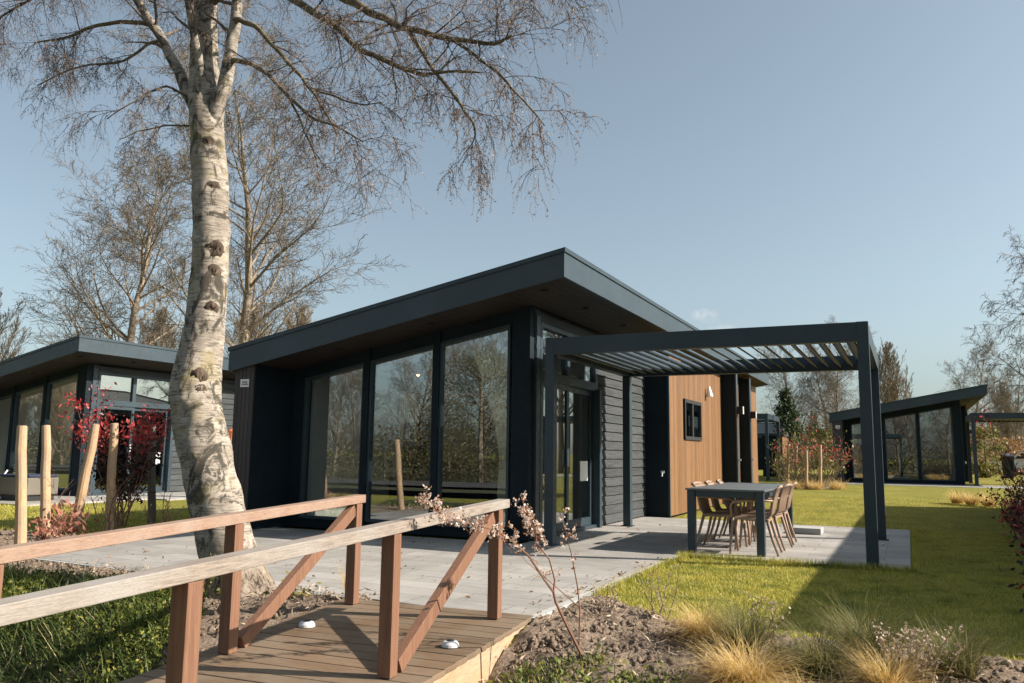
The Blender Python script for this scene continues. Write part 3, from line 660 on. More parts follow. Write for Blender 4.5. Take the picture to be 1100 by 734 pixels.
# longer fringe along the paving edge
fr_ = []
for i in range(5200):
    k = random.random()
    if k < .5: x = random.uniform(-2.44, -.0); y = 9.47+random.gauss(0, .035)
    elif k < .8: x = -2.36+abs(random.gauss(0, .03)); y = random.uniform(6.4, 9.5)
    else: x = -.0+abs(random.gauss(0, .03)); y = random.uniform(9.5, 14.7)
    fr_.append((x, y, hz(x, y)))
tag(blades(np.array(fr_), np.random.uniform(.05, .11, len(fr_)), .007, .6, M['blade'], 'edge_grass'), kind='stuff')
# left lawn strip
lw = scatter(-19, -8.7, 6.9, 11.2, 26000, lambda x, y: soil_left(x, y) < .1)
tag(blades(lw, np.random.uniform(.03, .07, len(lw)), .01, .7, M['blade'], 'left_lawn_grass'), kind='stuff')
# bank: low leafy cover and rough grass
bp = scatter(-11.5, -3.75, 1.6, 5.1, 60000, lambda x, y: y < 5.0-.25*abs(wob(x, y, 1.5))-1.0*sst(-5.0, -4.4, x) and wob(x, y, 2.2) > -.3 and y > 4.1+1.2*wob(x, y, .9)+.5*random.gauss(0, 1))
bp[:, 2] += np.random.uniform(0, .16, len(bp))
tag(leaf_cloud(bp, .034, M['cover'], 'ground_cover', None), kind='stuff')
bg_ = scatter(-11, -3.6, .8, 4.95, 26000, lambda x, y: wob(x, y, 1.4) > -.4 and y < 4.9-1.0*sst(-5.0, -4.4, x))
tag(blades(bg_, np.random.uniform(.14, .42, len(bg_)), .011, .45, M['rough'], 'bank_grass', None, 3, .9), kind='stuff')
fg = scatter(-2.2, -1.2, 3.0, 4.9, 1500, lambda x, y: math.hypot(x+1.75, y-4.0) < .75+.3*wob(x, y, 3))
tag(blades(fg, np.random.uniform(.06, .16, len(fg)), .008, .6, M['rough'], 'rough_grass', None, 2, .9), kind='stuff')
fl = scatter(-2.3, -1.1, 3.0, 5.0, 2600, lambda x, y: math.hypot(x+1.7, y-4.0) < .7+.3*wob(x, y, 3))
fl[:, 2] += np.random.uniform(.02, .09, len(fl)); tag(leaf_cloud(fl, .032, M['weedleaf'], 'small_weeds', None), kind='stuff')
# clods on the soil
def clods(name, P, r0, r1, mat):
    n = len(P); oct_ = np.array([(1, 0, 0), (-1, 0, 0), (0, 1, 0), (0, -1, 0), (0, 0, 1), (0, 0, -1)], float)
    fo = np.array([(0, 2, 4), (2, 1, 4), (1, 3, 4), (3, 0, 4), (2, 0, 5), (1, 2, 5), (3, 1, 5), (0, 3, 5)])
    r = np.random.power(.5, n)*(r1-r0)+r0
    v = P[:, None, :]+oct_[None]*r[:, None, None]*np.random.uniform(.5, 1.3, (n, 6, 1))+np.random.uniform(-.3, .3, (n, 6, 3))*r[:, None, None]
    f = (np.arange(n)*6)[:, None, None]+fo[None]
    return tag(npmesh(name, v.reshape(-1, 3), f.reshape(-1, 3), mat), kind='stuff')
cp_ = scatter(-2.3, 1.8, 2.6, 6.4, 19000, lambda x, y: soil_front(x, y) > .5); cp_[:, 2] += .02
clods('soil_clods', cp_, .004, .036, M['soil'])
cl_ = scatter(-12, -3.75, 3.6, 7.3, 9000, lambda x, y: soil_left(x, y) > .5); cl_[:, 2] += .02
clods('bank_clods', cl_, .005, .035, M['soil'])

lt = np.concatenate([scatter(-12, -3.75, 4.5, 6.0, 2600, lambda x, y: soil_left(x, y) > .15), scatter(-2.35, 1.8, 3.2, 6.2, 2200, lambda x, y: soil_front(x, y) > .3)]); lt[:, 2] += np.random.uniform(.03, .07, len(lt))
tag(leaf_cloud(lt, .05, M['seed'], 'fallen_leaves', None, .8, .8, .16), kind='stuff')
pl0 = np.stack([np.random.uniform(-8, -2.5, 170), np.random.uniform(5.7, 9.4, 170), np.full(170, .004)], 1); pl0 = np.concatenate([pl0, np.stack([np.random.uniform(-2.6, -2.42, 90), np.random.uniform(5.4, 9, 90), np.full(90, .004)], 1), np.stack([np.random.uniform(-4.3, -.1, 60), np.random.uniform(9.6, 14.6, 60), np.full(60, .004)], 1)])
tag(leaf_cloud(pl0, .035, M['beech'], 'fallen_leaves', None, .6, .93, .4), kind='stuff')
def tuft(label, x, y, h, rad, n, mat, lean=.55, group='feather grass tufts in the front bed', droop=.9, cat='grass tuft', name='grass_tuft', w=.0045):
    t = thing(name, label, cat, (x, y, hz(x, y)+.02), 0, group)
    a = np.random.uniform(0, 6.28, n); r = rad*np.sqrt(np.random.uniform(0, 1, n)); b = np.stack([r*np.cos(a), r*np.sin(a), np.zeros(n)], 1)
    m1 = M[mat]; blades(b, h*np.random.uniform(.55, 1.15, n), w, lean, m1, 'blades', t, 4, droop)
    return t
tuft('big golden feather grass tuft at the bottom edge, brightest of all', -.82, 4.55, .4, .09, 1300, 'feather', .62, droop=1.2)
tuft('pale wispy feather grass tuft at the left end of the clump, by the lawn edge', -1.2, 5.3, .36, .08, 800, 'feather', .65, droop=1.2)
tuft('green and straw tuft just behind the big golden one', -.93, 5.15, .4, .08, 700, 'feathergreen', .6)
tuft('arching straw coloured tuft to the right of the golden one', -.5, 4.95, .48, .08, 800, 'feathergreen', .75, droop=1.4)
tuft('dark green tuft in the shade at the lawn edge', -.28, 5.3, .42, .09, 800, 'feathergreen', .6)
tuft('short straw tuft cut by the bottom edge of the photo', -.5, 4.35, .3, .07, 600, 'feather', .8, droop=1.2)
tuft('grey green tuft at the shady right end of the clump', .18, 5.15, .36, .09, 800, 'feathergreen', .6)
tuft('small straw tuft between the green tufts and the dry weeds', -.15, 4.75, .36, .06, 600, 'feather', .7)
for i, (x, y) in enumerate(((1.02, 22.6), (1.3, 22.2), (1.62, 21.9))):
    tuft(('leftmost', 'middle', 'rightmost')[i]+' of three small golden tufts at the far end of the lawn shadow', x, y, .45, .12, 260, 'feather', .6, 'small golden tufts on the far lawn', w=.012)
tuft('dry straw tuft growing beside the far railing post', -3.95, 5.33, .3, .03, 90, 'feather', .35, 'feather grass tufts in the front bed', .3)
for i, (x, y) in enumerate(((-3.2, 26.9), (-2.6, 27.0), (-2.0, 27.4))):
    tuft(('low straw tuft at the left end of the far bed', 'low straw tuft in the middle of the far bed', 'low straw tuft at the right end of the far bed')[i], x, y, .45, .25, 220, 'feather', .7, 'straw tufts in the far bed', w=.014)

def weed(label, x, y, h, n=9, mat='seed'):
    t = thing('dry_weed', label, 'dead weed', (x, y, hz(x, y)), 0, 'dry weeds in the front bed'); mb = MB(); tips = []
    for i in range(n):
        a = random.uniform(0, 6.28); p = Vector((random.uniform(-.05, .05), random.uniform(-.05, .05), 0)); d = Vector((math.cos(a)*.45, math.sin(a)*.45, 1)); pts = [p]
        for k in range(5):
            d += Vector((random.uniform(-.3, .3), random.uniform(-.3, .3), 0)); p = p+d.normalized()*h*random.uniform(.15, .24); pts.append(p.copy())
            for q in range(3): tips.append(p+Vector((random.gauss(0, .012), random.gauss(0, .012), random.gauss(0, .012))))
        mb.tube(pts, [.004, .004, .003, .003, .002, .0015], 4)
    mb.build('stems', M['browntwig'], t); leaf_cloud(tips*3, .014, M[mat], 'seed_heads', t, .6, 0, .8); return t  # pale seed heads as small quads along the stems
weed('tangled dry weed with pale seed heads at the bottom, right of the grass tufts', .03, 4.9, .34, 16, 'seed')
weed('dry weed in the bed corner below the shaded lawn', -.1, 5.05, .3, 12, 'seed')
weed('thin dry stalks rising at the left lawn edge, before the pale tuft', -1.62, 5.85, .42, 6)
weed('small dry weed between the pale tuft and the arching tuft', -.85, 5.35, .3, 8)
weed('low dry weed beside the patio edging', -2.05, 5.9, .2, 6)

# blossom shrub leaning over the railing
bs = thing('blossom_shrub', 'thin shrub with white blossom leaning across the railing post', 'shrub', (-1.76, 4.72, hz(-1.76, 4.72)))
bl = bs.location
def pxp(seq): return [atY(x, y, Y)-bl for x, y, Y in seq]
st = MB()
A = pxp([(624, 702, 4.7), (609, 672, 4.66), (597, 647, 4.62), (594.5, 636, 4.6)]); st.tube(A, [.012, .010, .009, .008], 6)
Bq = pxp([(594.5, 636, 4.6), (585, 623, 4.55), (567, 596, 4.45), (545, 577, 4.32), (526, 568, 4.22), (506, 563, 4.12), (489, 559, 4.03), (467, 548, 3.95), (457, 533, 3.9)]); st.tube(Bq, [.008, .007, .0065, .006, .005, .0045, .004, .0035, .002], 5)
Cq = pxp([(594.5, 636, 4.6), (596, 623, 4.62), (590, 601, 4.6), (577, 584, 4.58), (573, 566, 4.55), (563, 545, 4.5), (560, 532, 4.48)]); st.tube(Cq, [.007, .006, .005, .005, .004, .003, .002], 5)
Dq = pxp([(622, 697, 4.75), (623, 655, 4.8), (620, 628, 4.82), (614, 596, 4.85), (607, 569, 4.85), (601, 549, 4.85)]); st.tube(Dq, [.006, .005, .005, .004, .003, .002], 5)
Eq = pxp([(622, 652, 4.8), (600, 633, 4.75), (585, 620, 4.7), (566, 604, 4.65), (558, 595, 4.6)]); st.tube(Eq, [.004, .003, .003, .002, .0015], 4)
pet = []; lvs = []
def along(pts, f0, f1, n, spread):
    out = []
    for i in range(n):
        f = random.uniform(f0, f1)*(len(pts)-1); k = min(int(f), len(pts)-2); p = pts[k].lerp(pts[k+1], f-k); out.append(p+Vector((random.gauss(0, spread), random.gauss(0, spread), random.gauss(0, spread))))
    return out
for pts, f0, f1, n in ((Bq, .3, 1, 58), (Cq, .45, .8, 30), (Cq, .8, 1, 9), (Dq, .55, 1, 9), (Eq, .4, 1, 6)):
    for c in along(pts, f0, f1, n, .022):
        for k in range(10): pet.append(c+Vector((random.gauss(0, .009), random.gauss(0, .009), random.gauss(0, .009))))
        for k in range(2): lvs.append(c+Vector((random.gauss(0, .014), random.gauss(0, .014), random.gauss(0, .014))))
        st.tube([c, c+Vector((random.gauss(0, .02), random.gauss(0, .02), -.03))], .0012, 3)
st.build('stem', M['redstem'], bs); leaf_cloud(pet, .0165, M['petal'], 'blossom', bs, .4, 0, .8); leaf_cloud(lvs, .02, M['budleaf'], 'young_leaves', bs, .4)

def shrub(name, label, loc, h, rad, nl, mat, size, red=0, rmat='redleaf', group=None, stems=7, cat='shrub', upright=.5, smat='redstem', rtop=.55):
    t = thing(name, label, cat, loc, 0, group); mb = MB(); L = []; Rr = []
    for i in range(stems):
        a = random.uniform(0, 6.28); p = Vector((random.gauss(0, rad*.12), random.gauss(0, rad*.12), -.03)); d = Vector((math.cos(a)*(1-upright), math.sin(a)*(1-upright), 1)).normalized(); pts = [p.copy()]; hh = h*random.uniform(.6, 1.05); m = 6
        for k in range(m):
            d = (d+Vector((random.gauss(0, .16), random.gauss(0, .16), .05))).normalized(); p = p+d*hh/m; pts.append(p.copy())
            if k > 0:
                for q in range(2):
                    e = (d+Vector((random.gauss(0, .8), random.gauss(0, .8), random.uniform(-.1, .5)))).normalized(); q1 = p+e*rad*random.uniform(.25, .7); mb.tube([p, p.lerp(q1, .5)+Vector((0, 0, .01)), q1], [.004, .003, .0015], 3)
                    for r in range(5):
                        tgt = Rr if (red and p.z > h*rtop and random.random() < red) else L
                        tgt.append((p.lerp(q1, random.uniform(.3, 1.1))))
        mb.tube(pts, [.011*(1-.8*k/m) for k in range(m+1)], 5)
        if red: Rr += [pts[-1]]*3
    mb.build('stems', M[smat], t)
    def fill(P, n, s):
        return [P[random.randrange(len(P))]+Vector((random.gauss(0, s), random.gauss(0, s), random.gauss(0, s))) for _ in range(n)]
    if L and nl: leaf_cloud(fill(L, nl, size*1.2), size, M[mat], 'foliage', t)
    if red and Rr: leaf_cloud(fill(Rr, int(nl*.45), size*1.3), size, M[rmat], 'red_leaves', t)
    return t
shrub('red_shrub', 'tall dark shrub with bright red leaf tips between the left stakes', (-10.45, 8.5, -.03), 2.0, .38, 2000, 'maroon', .066, .75, group='red tipped shrubs', stems=11, upright=.72)
shrub('low_shrub', 'low pinkish dry leaved shrub at the foot of the left stakes', (-9.95, 7.25, -.03), .36, .3, 150, 'dryleaf', .085, 0, group='low dry shrubs on the left', stems=7, upright=.25)
shrub('low_shrub', 'small reddish dry shrub beside the second stake', (-9.6, 6.75, -.03), .22, .28, 110, 'dryleaf', .075, 0, group='low dry shrubs on the left', stems=5, upright=.2)
shrub('bare_shrub', 'straggly bare twigged shrub with a few green buds in front of the red shrub', (-9.6, 7.6, -.03), .9, .5, 60, 'olive', .04, 0, group='straggly shrubs on the left', stems=7, upright=.3)
shrub('bare_shrub', 'thin straggly shrub close to the grey stake, left of the birch', (-8.9, 7.9, -.03), .7, .4, 50, 'olive', .035, 0, group='straggly shrubs on the left', stems=5, upright=.35)
shrub('green_shrub', 'small glossy green shrub at the bank top in front of the birch', (-5.15, 5.0, -.12), .3, .16, 260, 'olive', .05, 0, group='small green plants by the birch', stems=5, upright=.5)
shrub('green_shrub', 'small glossy green plant to the right of the birch, by the brace', (-4.35, 5.2, -.08), .2, .12, 160, 'olive', .045, 0, group='small green plants by the birch', stems=4, upright=.4)
rg = 'shrubs of the right hand bed'
for x, y, h, r, n, lb in ((1.14, 9.6, .6, .34, 360, 'dark shrub with red tips at the right edge, nearest the camera'), (1.42, 11.5, .75, .36, 420, 'dark shrub with red tips, second along the right edge'), (1.6, 12.8, 2.0, .22, 130, 'tall thin red tipped shrub at the right edge, rising above the lawn'), (1.45, 14.3, .6, .42, 420, 'low dark red tipped shrub beside the shaded lawn'), (1.72, 16.9, .8, .5, 480, 'dark leafed shrub at the far end of the shaded right bed'), (1.95, 19.4, .85, .5, 420, 'dark leafed shrub where the lawn shadow ends'), (.82, 7.4, .42, .32, 260, 'small dark shrub in the bottom right shade')):
    shrub('red_shrub', lb, (x, y, hz(x, y)), h, r, int(n*.65), 'maroon', .055, .45, group=rg, stems=8, upright=.55)
fg_ = 'shrubs round the far stakes'
for px_, Y, h, r, lb, red in ((858, 28.2, 1.6, .7, 'bushy twiggy far shrub between the two left stakes', .3), (872, 28.6, 2.0, .7, 'tall far shrub with red berries right of the middle stakes', .6), (888, 28.4, 1.7, .7, 'far twiggy shrub with red leaves at the house corner', .6), (843, 30.5, 1.3, .6, 'far pale twiggy shrub next to the oak wall', 0)):
    p = atY(px_, 515, Y); shrub('twiggy_shrub', lb, (p.x, Y, hz(p.x, Y)), h, r, 240, 'olive', .09, red, group=fg_, stems=16, upright=.5, smat='browntwig', rtop=.35)

# ------------------------------------------------------------------ trees
def grow(mb, tips, p, d, L, r, lev, spec):
    n = spec['seg'][lev]; pts = [p.copy()]; dirs = [d.copy()]; q = p.copy()
    for i in range(n):
        j = spec['wig'][lev]; d = (d+Vector((random.gauss(0, j), random.gauss(0, j), random.gauss(0, j)+spec['up'][lev]))).normalized()
        q = q+d*L/n; pts.append(q.copy()); dirs.append(d.copy())
    rr = [max(spec['rmin'], r*(1-spec['taper']*i/n)) for i in range(n+1)]
    (mb[0] if lev < spec['split'] else mb[1]).tube(pts, rr, spec['n'][lev], cap=False)
    if lev+1 >= len(spec['seg']): tips.append(pts[-1]); return
    k = spec['kids'][lev]; k = max(2, int(k*random.uniform(.8, 1.2)))
    for i in range(k):
        f = spec['from'][lev]+(1-spec['from'][lev])*(i+random.random())/k; x = f*n; a = min(int(x), n-1)
        pp = pts[a].lerp(pts[a+1], x-a); dd = dirs[a+1]
        o = dd.orthogonal().normalized(); o.rotate(Matrix.Rotation(random.uniform(0, 6.283), 3, dd))
        sp = spec['spread'][lev]*random.uniform(.75, 1.25); nd = (dd*math.cos(sp)+o*math.sin(sp)).normalized()
        ll = L*spec['len'][lev]*random.uniform(.65, 1.15)*(1.08-.85*abs(f-.4) if lev == 0 and spec.get('round') else 1-.55*f if lev == 0 else 1-.35*f)
        grow(mb, tips, pp, nd, ll, max(spec['rmin'], rr[a]*spec['rk'][lev]), lev+1, spec)
SP = {'tall': dict(round=1, seg=[10, 6, 5, 4, 3], wig=[.05, .12, .16, .2, .22], up=[.02, .11, .06, .03, .01], kids=[36, 11, 8, 6], spread=[.95, .75, .75, .75], len=[.37, .5, .52, .55], rk=[.42, .5, .5, .55], taper=.9, rmin=.0075, split=2, n=[8, 6, 4, 3, 3], **{'from': [.13, .15, .15, .15]}),
      'vase': dict(seg=[8, 6, 5, 4, 3], wig=[.05, .08, .1, .12, .14], up=[.05, .12, .12, .1, .05], kids=[52, 11, 7, 5], spread=[.5, .4, .45, .5], len=[.55, .45, .5, .5], rk=[.45, .5, .5, .6], taper=.9, rmin=.008, split=2, n=[8, 5, 4, 3, 3], **{'from': [.06, .15, .2, .2]}),
      'weep': dict(seg=[9, 7, 6, 6, 5], wig=[.05, .12, .14, .12, .1], up=[.02, .03, -.02, -.14, -.22], kids=[34, 10, 9, 6], spread=[.9, .7, .7, .7], len=[.4, .45, .5, .6], rk=[.4, .45, .5, .6], taper=.9, rmin=.0055, split=2, n=[8, 6, 4, 3, 3], **{'from': [.2, .2, .2, .2]})}
def tree(name, label, loc, H, r, kind, tmat, wmat, group, lean=(0, 0), seed=1):
    random.seed(seed); t = thing(name, label, 'tree', loc, 0, group); mb = [MB(), MB()]; tips = []
    grow(mb, tips, Vector((0, 0, -.2)), Vector((lean[0], lean[1], 1)).normalized(), H, r, 0, SP[kind])
    mb[0].build('trunk', M[tmat], t, smooth=True); mb[1].build('crown', M[wmat], t); return t
bt = 'bare trees round the park'
T1 = tree('bare_tree', 'tall bare tree behind the left house, left of the birch trunk', (-39.0, 32, 0), 18.5, .27, 'tall', 'bark', 'twig', bt, seed=11)
T2 = tree('bare_tree', 'tall bare tree behind the roofs, right of the birch trunk', (-31.2, 32, 0), 19.5, .28, 'tall', 'bark', 'twig', bt, seed=23)
T1.scale = (1.2, 1.2, 1); T2.scale = (1.2, 1.2, 1)
T3 = tree('brown_tree', 'upright brown twigged tree behind the far roof, beside the pergola post', (-.15, 72, .2), 8.6, .16, 'vase', 'browntwig', 'browntwig', bt, seed=5)
T4 = tree('weeping_birch', 'weeping bare tree cut by the right edge of the photo', (6.3, 37, .2), 11.8, .18, 'weep', 'bark', 'twig', bt, lean=(-.05, 0), seed=31)
def copyt(T, x, y, s, lb, rz=None): return dup(T, (x, y, hz(x, y)), random.uniform(0, 6.28) if rz is None else rz, lb, bt, s)
random.seed(99)
copyt(T3, -52, 30.5, 1.25, 'light brown twigged tree at the far left edge of the photo')
copyt(T3, -43, 38, 1.0, 'brown twigged tree showing just above the left house roof, left of the birch')
copyt(T3, -34, 37, .95, 'brown twigged tree low behind the birch trunk')
copyt(T3, -30, 36, .9, 'brown twigged tree low behind the nearest house roof')
copyt(T2, -8.7, 76, .52, 'slim bare tree behind the dark conifer'); copyt(T1, -6.4, 78, .55, 'slim bare tree framed by the louvres, left of the far stakes'); copyt(T2, -5.2, 74, .56, 'slim forked bare tree framed under the pergola beam, near the far house')
copyt(T1, 5.2, 80, .56, 'rounded bare tree rising behind the roof of the far house'); copyt(T1, 8.4, 84, .5, 'bare tree at the right edge behind the far pergola'); copyt(T3, 9.0, 88, .8, 'brown bare tree at the right edge, low behind the far pergola')
for i in range(11):                      # woodland edge low behind the far houses
    x = -16+i*3.1+random.uniform(-.8, .8); copyt((T3, T2)[i % 2], x, 100+random.uniform(-4, 8), (.6, .32)[i % 2]*random.uniform(.8, 1.1), 'small bare tree of the far woodland edge, seen low on the horizon')
for i in range(9):
    x = -75+i*5; copyt((T3, T1)[i % 2], x, 48+random.uniform(0, 8), (.7, .4)[i % 2], 'small bare tree of the wood behind the left houses')
# trees across the ditch, mirrored in the windows
for i, (x, y, s_, T) in enumerate(((-20.2, -12, .36, T2), (-18.6, -16, .44, T1), (-24.2, -13, .33, T1), (-28.5, -17, .4, T2), (-14, -14, .4, T1),
        (-2.5, -12, .42, T1), (.5, -14, .45, T2), (3.2, -13, .45, T1), (-.8, -19, .55, T2))):
    copyt(T, x, y, s_, 'bare tree across the ditch, mirrored in the front windows')
for i, (x, y, s_) in enumerate(((-47, -8, .8), (-51, -10, .9), (-55, -8, .85), (-59, -12, .95), (-44, -12, .85), (-63, -10, .9))):
    copyt(T3, x, y, s_, 'brown tree far across the ditch, mirrored in the left house windows')

def evergreen(name, label, loc, H, rad, n, mat, size, conic=True, group='evergreens'):
    t = thing(name, label, 'tree', loc, 0, group); MB().tube([(0, 0, -.1), (0, 0, H*.9)], [H*.02+.03, .01], 7).build('trunk', M['bark'], t)
    P = []
    cl = [(random.random(), random.uniform(0, 6.28), random.uniform(.45, 1.)) for _ in range(int(n/35))]
    for f, a, q in cl:
        if conic: rr = rad*(1-f)**.8*q; z = H*(.06+.92*f)
        else: rr = rad*math.sqrt(max(.05, 1-(2*f-1)**2))*q; z = H*(.05+.92*f)
        c = Vector((rr*math.cos(a), rr*math.sin(a), z-.15*rr)); s = rad*(.2-.1*f if conic else .17)
        for _ in range(35): P.append(c+Vector((random.gauss(0, s), random.gauss(0, s), random.gauss(0, s*.6))))
    leaf_cloud(P, size, M[mat], 'crown', t); return t
evergreen('conifer', 'dark conifer standing above the oak shed, beyond the nearest house', (-7.55, 60, .2), 5.6, 1.5, 5200, 'evergreen', .22)
evergreen('green_bush', 'olive green bush low behind the far stakes', (-6.0, 70, .2), 3.2, 2.0, 2600, 'olive', .24, False, 'green bushes')
evergreen('green_bush', 'dark green bush low beside the far conifer', (-7.6, 74, .2), 3.6, 2.2, 2600, 'evergreen', .24, False, 'green bushes')
evergreen('green_bush', 'yellow green bush beside the far house, under its pergola beam', (3.6, 49, .2), 2.6, .9, 2200, 'olive', .16, False, 'green bushes')
evergreen('beech_hedge', 'rust brown beech bush behind the far pergola', (6.5, 62, .2), 2.2, 2.2, 2600, 'beech', .2, False, 'green bushes')
evergreen('beech_hedge', 'rust brown bush between the far house and the bins', (4.6, 66, .2), 2.6, 1.8, 2200, 'beech', .2, False, 'green bushes')
evergreen('evergreen_tree', 'dense olive evergreen across the ditch, mirrored in the right hand front window', (-15.4, -9.5, -.1), 5.4, 2.3, 13000, 'twiggy', .085, False)
evergreen('evergreen_tree', 'second dense evergreen across the ditch, mirrored beside the first', (-18.6, -12.5, -.1), 3.6, 1.4, 6000, 'twiggy', .085, False)
evergreen('evergreen_hedge', 'dark hedge across the ditch, mirrored low in the front windows', (-19.5, -8.8, -.1), 1.5, 3.2, 6000, 'twiggy', .1, False)
evergreen('evergreen_hedge', 'dark hedge across the ditch, mirrored low in the left front window', (-25.5, -8.8, -.1), 1.3, 3.2, 6000, 'twiggy', .1, False)
evergreen('evergreen_hedge', 'brown hedge behind the camera, mirrored low in the far house windows', (.5, -9, -.1), 1.6, 4.5, 5000, 'twiggy', .13, False)
evergreen('evergreen_hedge', 'dark hedge far across the ditch, mirrored low in the left house windows', (-50, -8.6, -.1), 1.8, 6, 6000, 'twiggy', .16, False)

evergreen('evergreen_hedge', 'tall conifer hedge added out of view at the right to block sky glow', (15.5, 9, -.1), 7.6, 3.2, 9000, 'evergreen', .3, False).scale = (1, 5.5, 1)  # unseen hedge, added to keep bright sky glow off the shaded lawn
hp = np.stack([np.random.uniform(-95, 30, 30000), np.random.normal(-34, .8, 30000), np.random.uniform(-.2, 3.4, 30000)*np.random.uniform(.6, 1, 30000)], 1)
tag(leaf_cloud(hp, .3, M['twiggy'], 'brown_hedge', None), 'long brown hedgerow far across the ditch, mirrored as the skyline in the front windows', 'hedge')
# the birch in front
def birch():
    random.seed(4)
    base = Vector((-5.0, 5.3, -.2)); t = thing('birch_tree', 'big birch with a leaning white trunk beside the footbridge', 'tree', base)
    Pp = lambda x, y, Y=5.3: atY(x, y, Y)-base
    D = lambda px_, Y: px_*8.0/1000*(Y/5.3)
    trunk = [(266, 672, 5.25, 50), (261, 648, 5.28, 37), (247, 600, 5.3, 31), (236, 560, 5.32, 29), (226.5, 515, 5.36, 28.5), (217, 472, 5.4, 29.5), (211, 437, 5.43, 31), (212, 405, 5.46, 30.5), (217.5, 370, 5.5, 26.5), (223, 325, 5.54, 24.2), (226.5, 280, 5.58, 23.4), (227, 240, 5.6, 23.4), (226, 200, 5.63, 23.5), (224, 160, 5.66, 23), (220, 115, 5.7, 22), (219, 60, 5.75, 18), (221, 10, 5.8, 15.5), (224, -60, 5.9, 13.5), (222, -150, 6.0, 11.5), (228, -260, 6.1, 9), (224, -380, 6.2, 6), (230, -520, 6.3, 3)]
    ctrl = [(Pp(x, y, Y), r*.0077*(.94 if 60 < y < 450 else 1)) for x, y, Y, r in trunk]
    mb = MB(); n = 44; pts = []; rad = []
    for i in range(len(ctrl)-1):
        for k in range(9):
            f = k/9; pts.append(ctrl[i][0].lerp(ctrl[i+1][0], f)); rad.append(ctrl[i][1]*(1-f)+ctrl[i+1][1]*f)
    # smooth
    for _ in range(8):
        pts = [pts[0]]+[(pts[i-1]+pts[i]*2+pts[i+1])/4 for i in range(1, len(pts)-1)]+[pts[-1]]
        rad = [rad[0]]+[(rad[i-1]+rad[i]*2+rad[i+1])/4 for i in range(1, len(rad)-1)]+[rad[-1]]
    mb.tube(pts, rad, n)
    for i, (x, y, z) in enumerate(mb.v):        # lumpy bark, flutes at the foot
        ring = min(i//n, len(pts)-1); c = pts[ring]; v = Vector((x, y, z))-c
        a = math.atan2(v.y, v.x); ft = max(0, 1-z/.6)
        scar = 0
        for zc, aw, sc_ in ((2.95, -1.0, .13), (3.2, -1.2, .1), (1.98, -1.3, .16), (1.75, -1.0, .12), (1.15, -1.0, .1), (3.75, -1.2, .08), (2.5, -.9, .09), (4.1, -1.1, .08), (1.55, -.6, .1)):
            da = (a-aw+math.pi) % (2*math.pi)-math.pi; scar += sc_*math.exp(-((z-zc)/.13)**2-(da/.6)**2)*(1+1.2*noise.noise(Vector((x*22, y*22, z*22))))
        k = 1+scar+.08*noise.fractal(Vector((x*5, y*5, z*3)), 1, 2, 5)+.02*noise.noise(Vector((x*24, y*24, z*40)))+.10*ft*math.sin(a*6+z*3)+.03*ft*noise.noise(Vector((x*30, y*30, z*10)))
        q = c+v*k; mb.v[i] = (q.x, q.y, q.z)
    tr_ = mb.build('trunk', M['birch'], t, smooth=True)
    # knots and branch scars
    for (x, y, Y, s) in ((222, 147, 5.45, 8), (231, 196, 5.42, 9), (236, 262, 5.36, 12), (236, 286, 5.37, 9), (236, 327, 5.33, 9), (209, 404, 5.22, 12), (214, 418, 5.2, 9), (236, 503, 5.1, 9)):
        c = Pp(x, y, Y); c = c+Vector((.06, -.03, 0)); kb = MB(); d = Vector((.45, -.9, 0)).normalized(); s *= .0058
        # push the knot onto the bark
        best = min(range(len(pts)), key=lambda i: abs(pts[i].z-c.z)); ax = pts[best]; dr = (Vector((c.x, c.y, 0))-Vector((ax.x, ax.y, 0))).normalized(); sf = ax+dr*rad[best]*.97; sf.z = c.z
        kb.tube([sf-dr*.03, sf+dr*s*.12, sf+dr*s*.32, sf+dr*s*.26, sf+dr*s*.02], [s*1.35, s*1.2, s*.85, s*.5, s*.2], 14)
        for i, p in enumerate(kb.v): kb.v[i] = tuple(Vector(p)*1+Vector((random.gauss(0, s*.07), random.gauss(0, s*.07), random.gauss(0, s*.07))))
        kb.build('knot', M['knot'], t, smooth=True)
    limbs = MB(); twigs = MB(); stems = MB(); buds = []
    def limb(seq, r0, r1, stem=False):
        P = [Pp(x, y, Y) for x, y, Y in seq]; Q = []
        for i in range(len(P)-1):
            for k in range(4):
                Q.append(P[i].lerp(P[i+1], k/4)+Vector((random.gauss(0, .008), random.gauss(0, .008), random.gauss(0, .008))))
        Q.append(P[-1]); n = len(Q)-1; rr = [r0+(r1-r0)*i/n for i in range(n+1)]
        for _ in range(1): Q = [Q[0]]+[(Q[i-1]+Q[i]*2+Q[i+1])/4 for i in range(1, n)]+[Q[-1]]
        (stems if stem else limbs).tube(Q, rr, 16 if stem else 7); return Q, rr
    def hang(p, d, L, r, droop, lev):
        n = 6 if lev < 2 else 5; pts_ = [p.copy()]; q = p.copy()
        for i in range(n):
            d = (d+Vector((random.gauss(0, .16), random.gauss(0, .16), random.gauss(0, .12)-droop*(.4+i/n)))).normalized(); q = q+d*L/n; pts_.append(q.copy())
        twigs.tube(pts_, [max(.0009, r*(1-.8*i/n)) for i in range(n+1)], 3 if r < .006 else 4, cap=False)
        if lev >= 2:
            for i in range(1, n+1):
                if random.random() < .75: buds.append(pts_[i]+Vector((random.gauss(0, .006), random.gauss(0, .006), random.gauss(0, .006))))
        return pts_
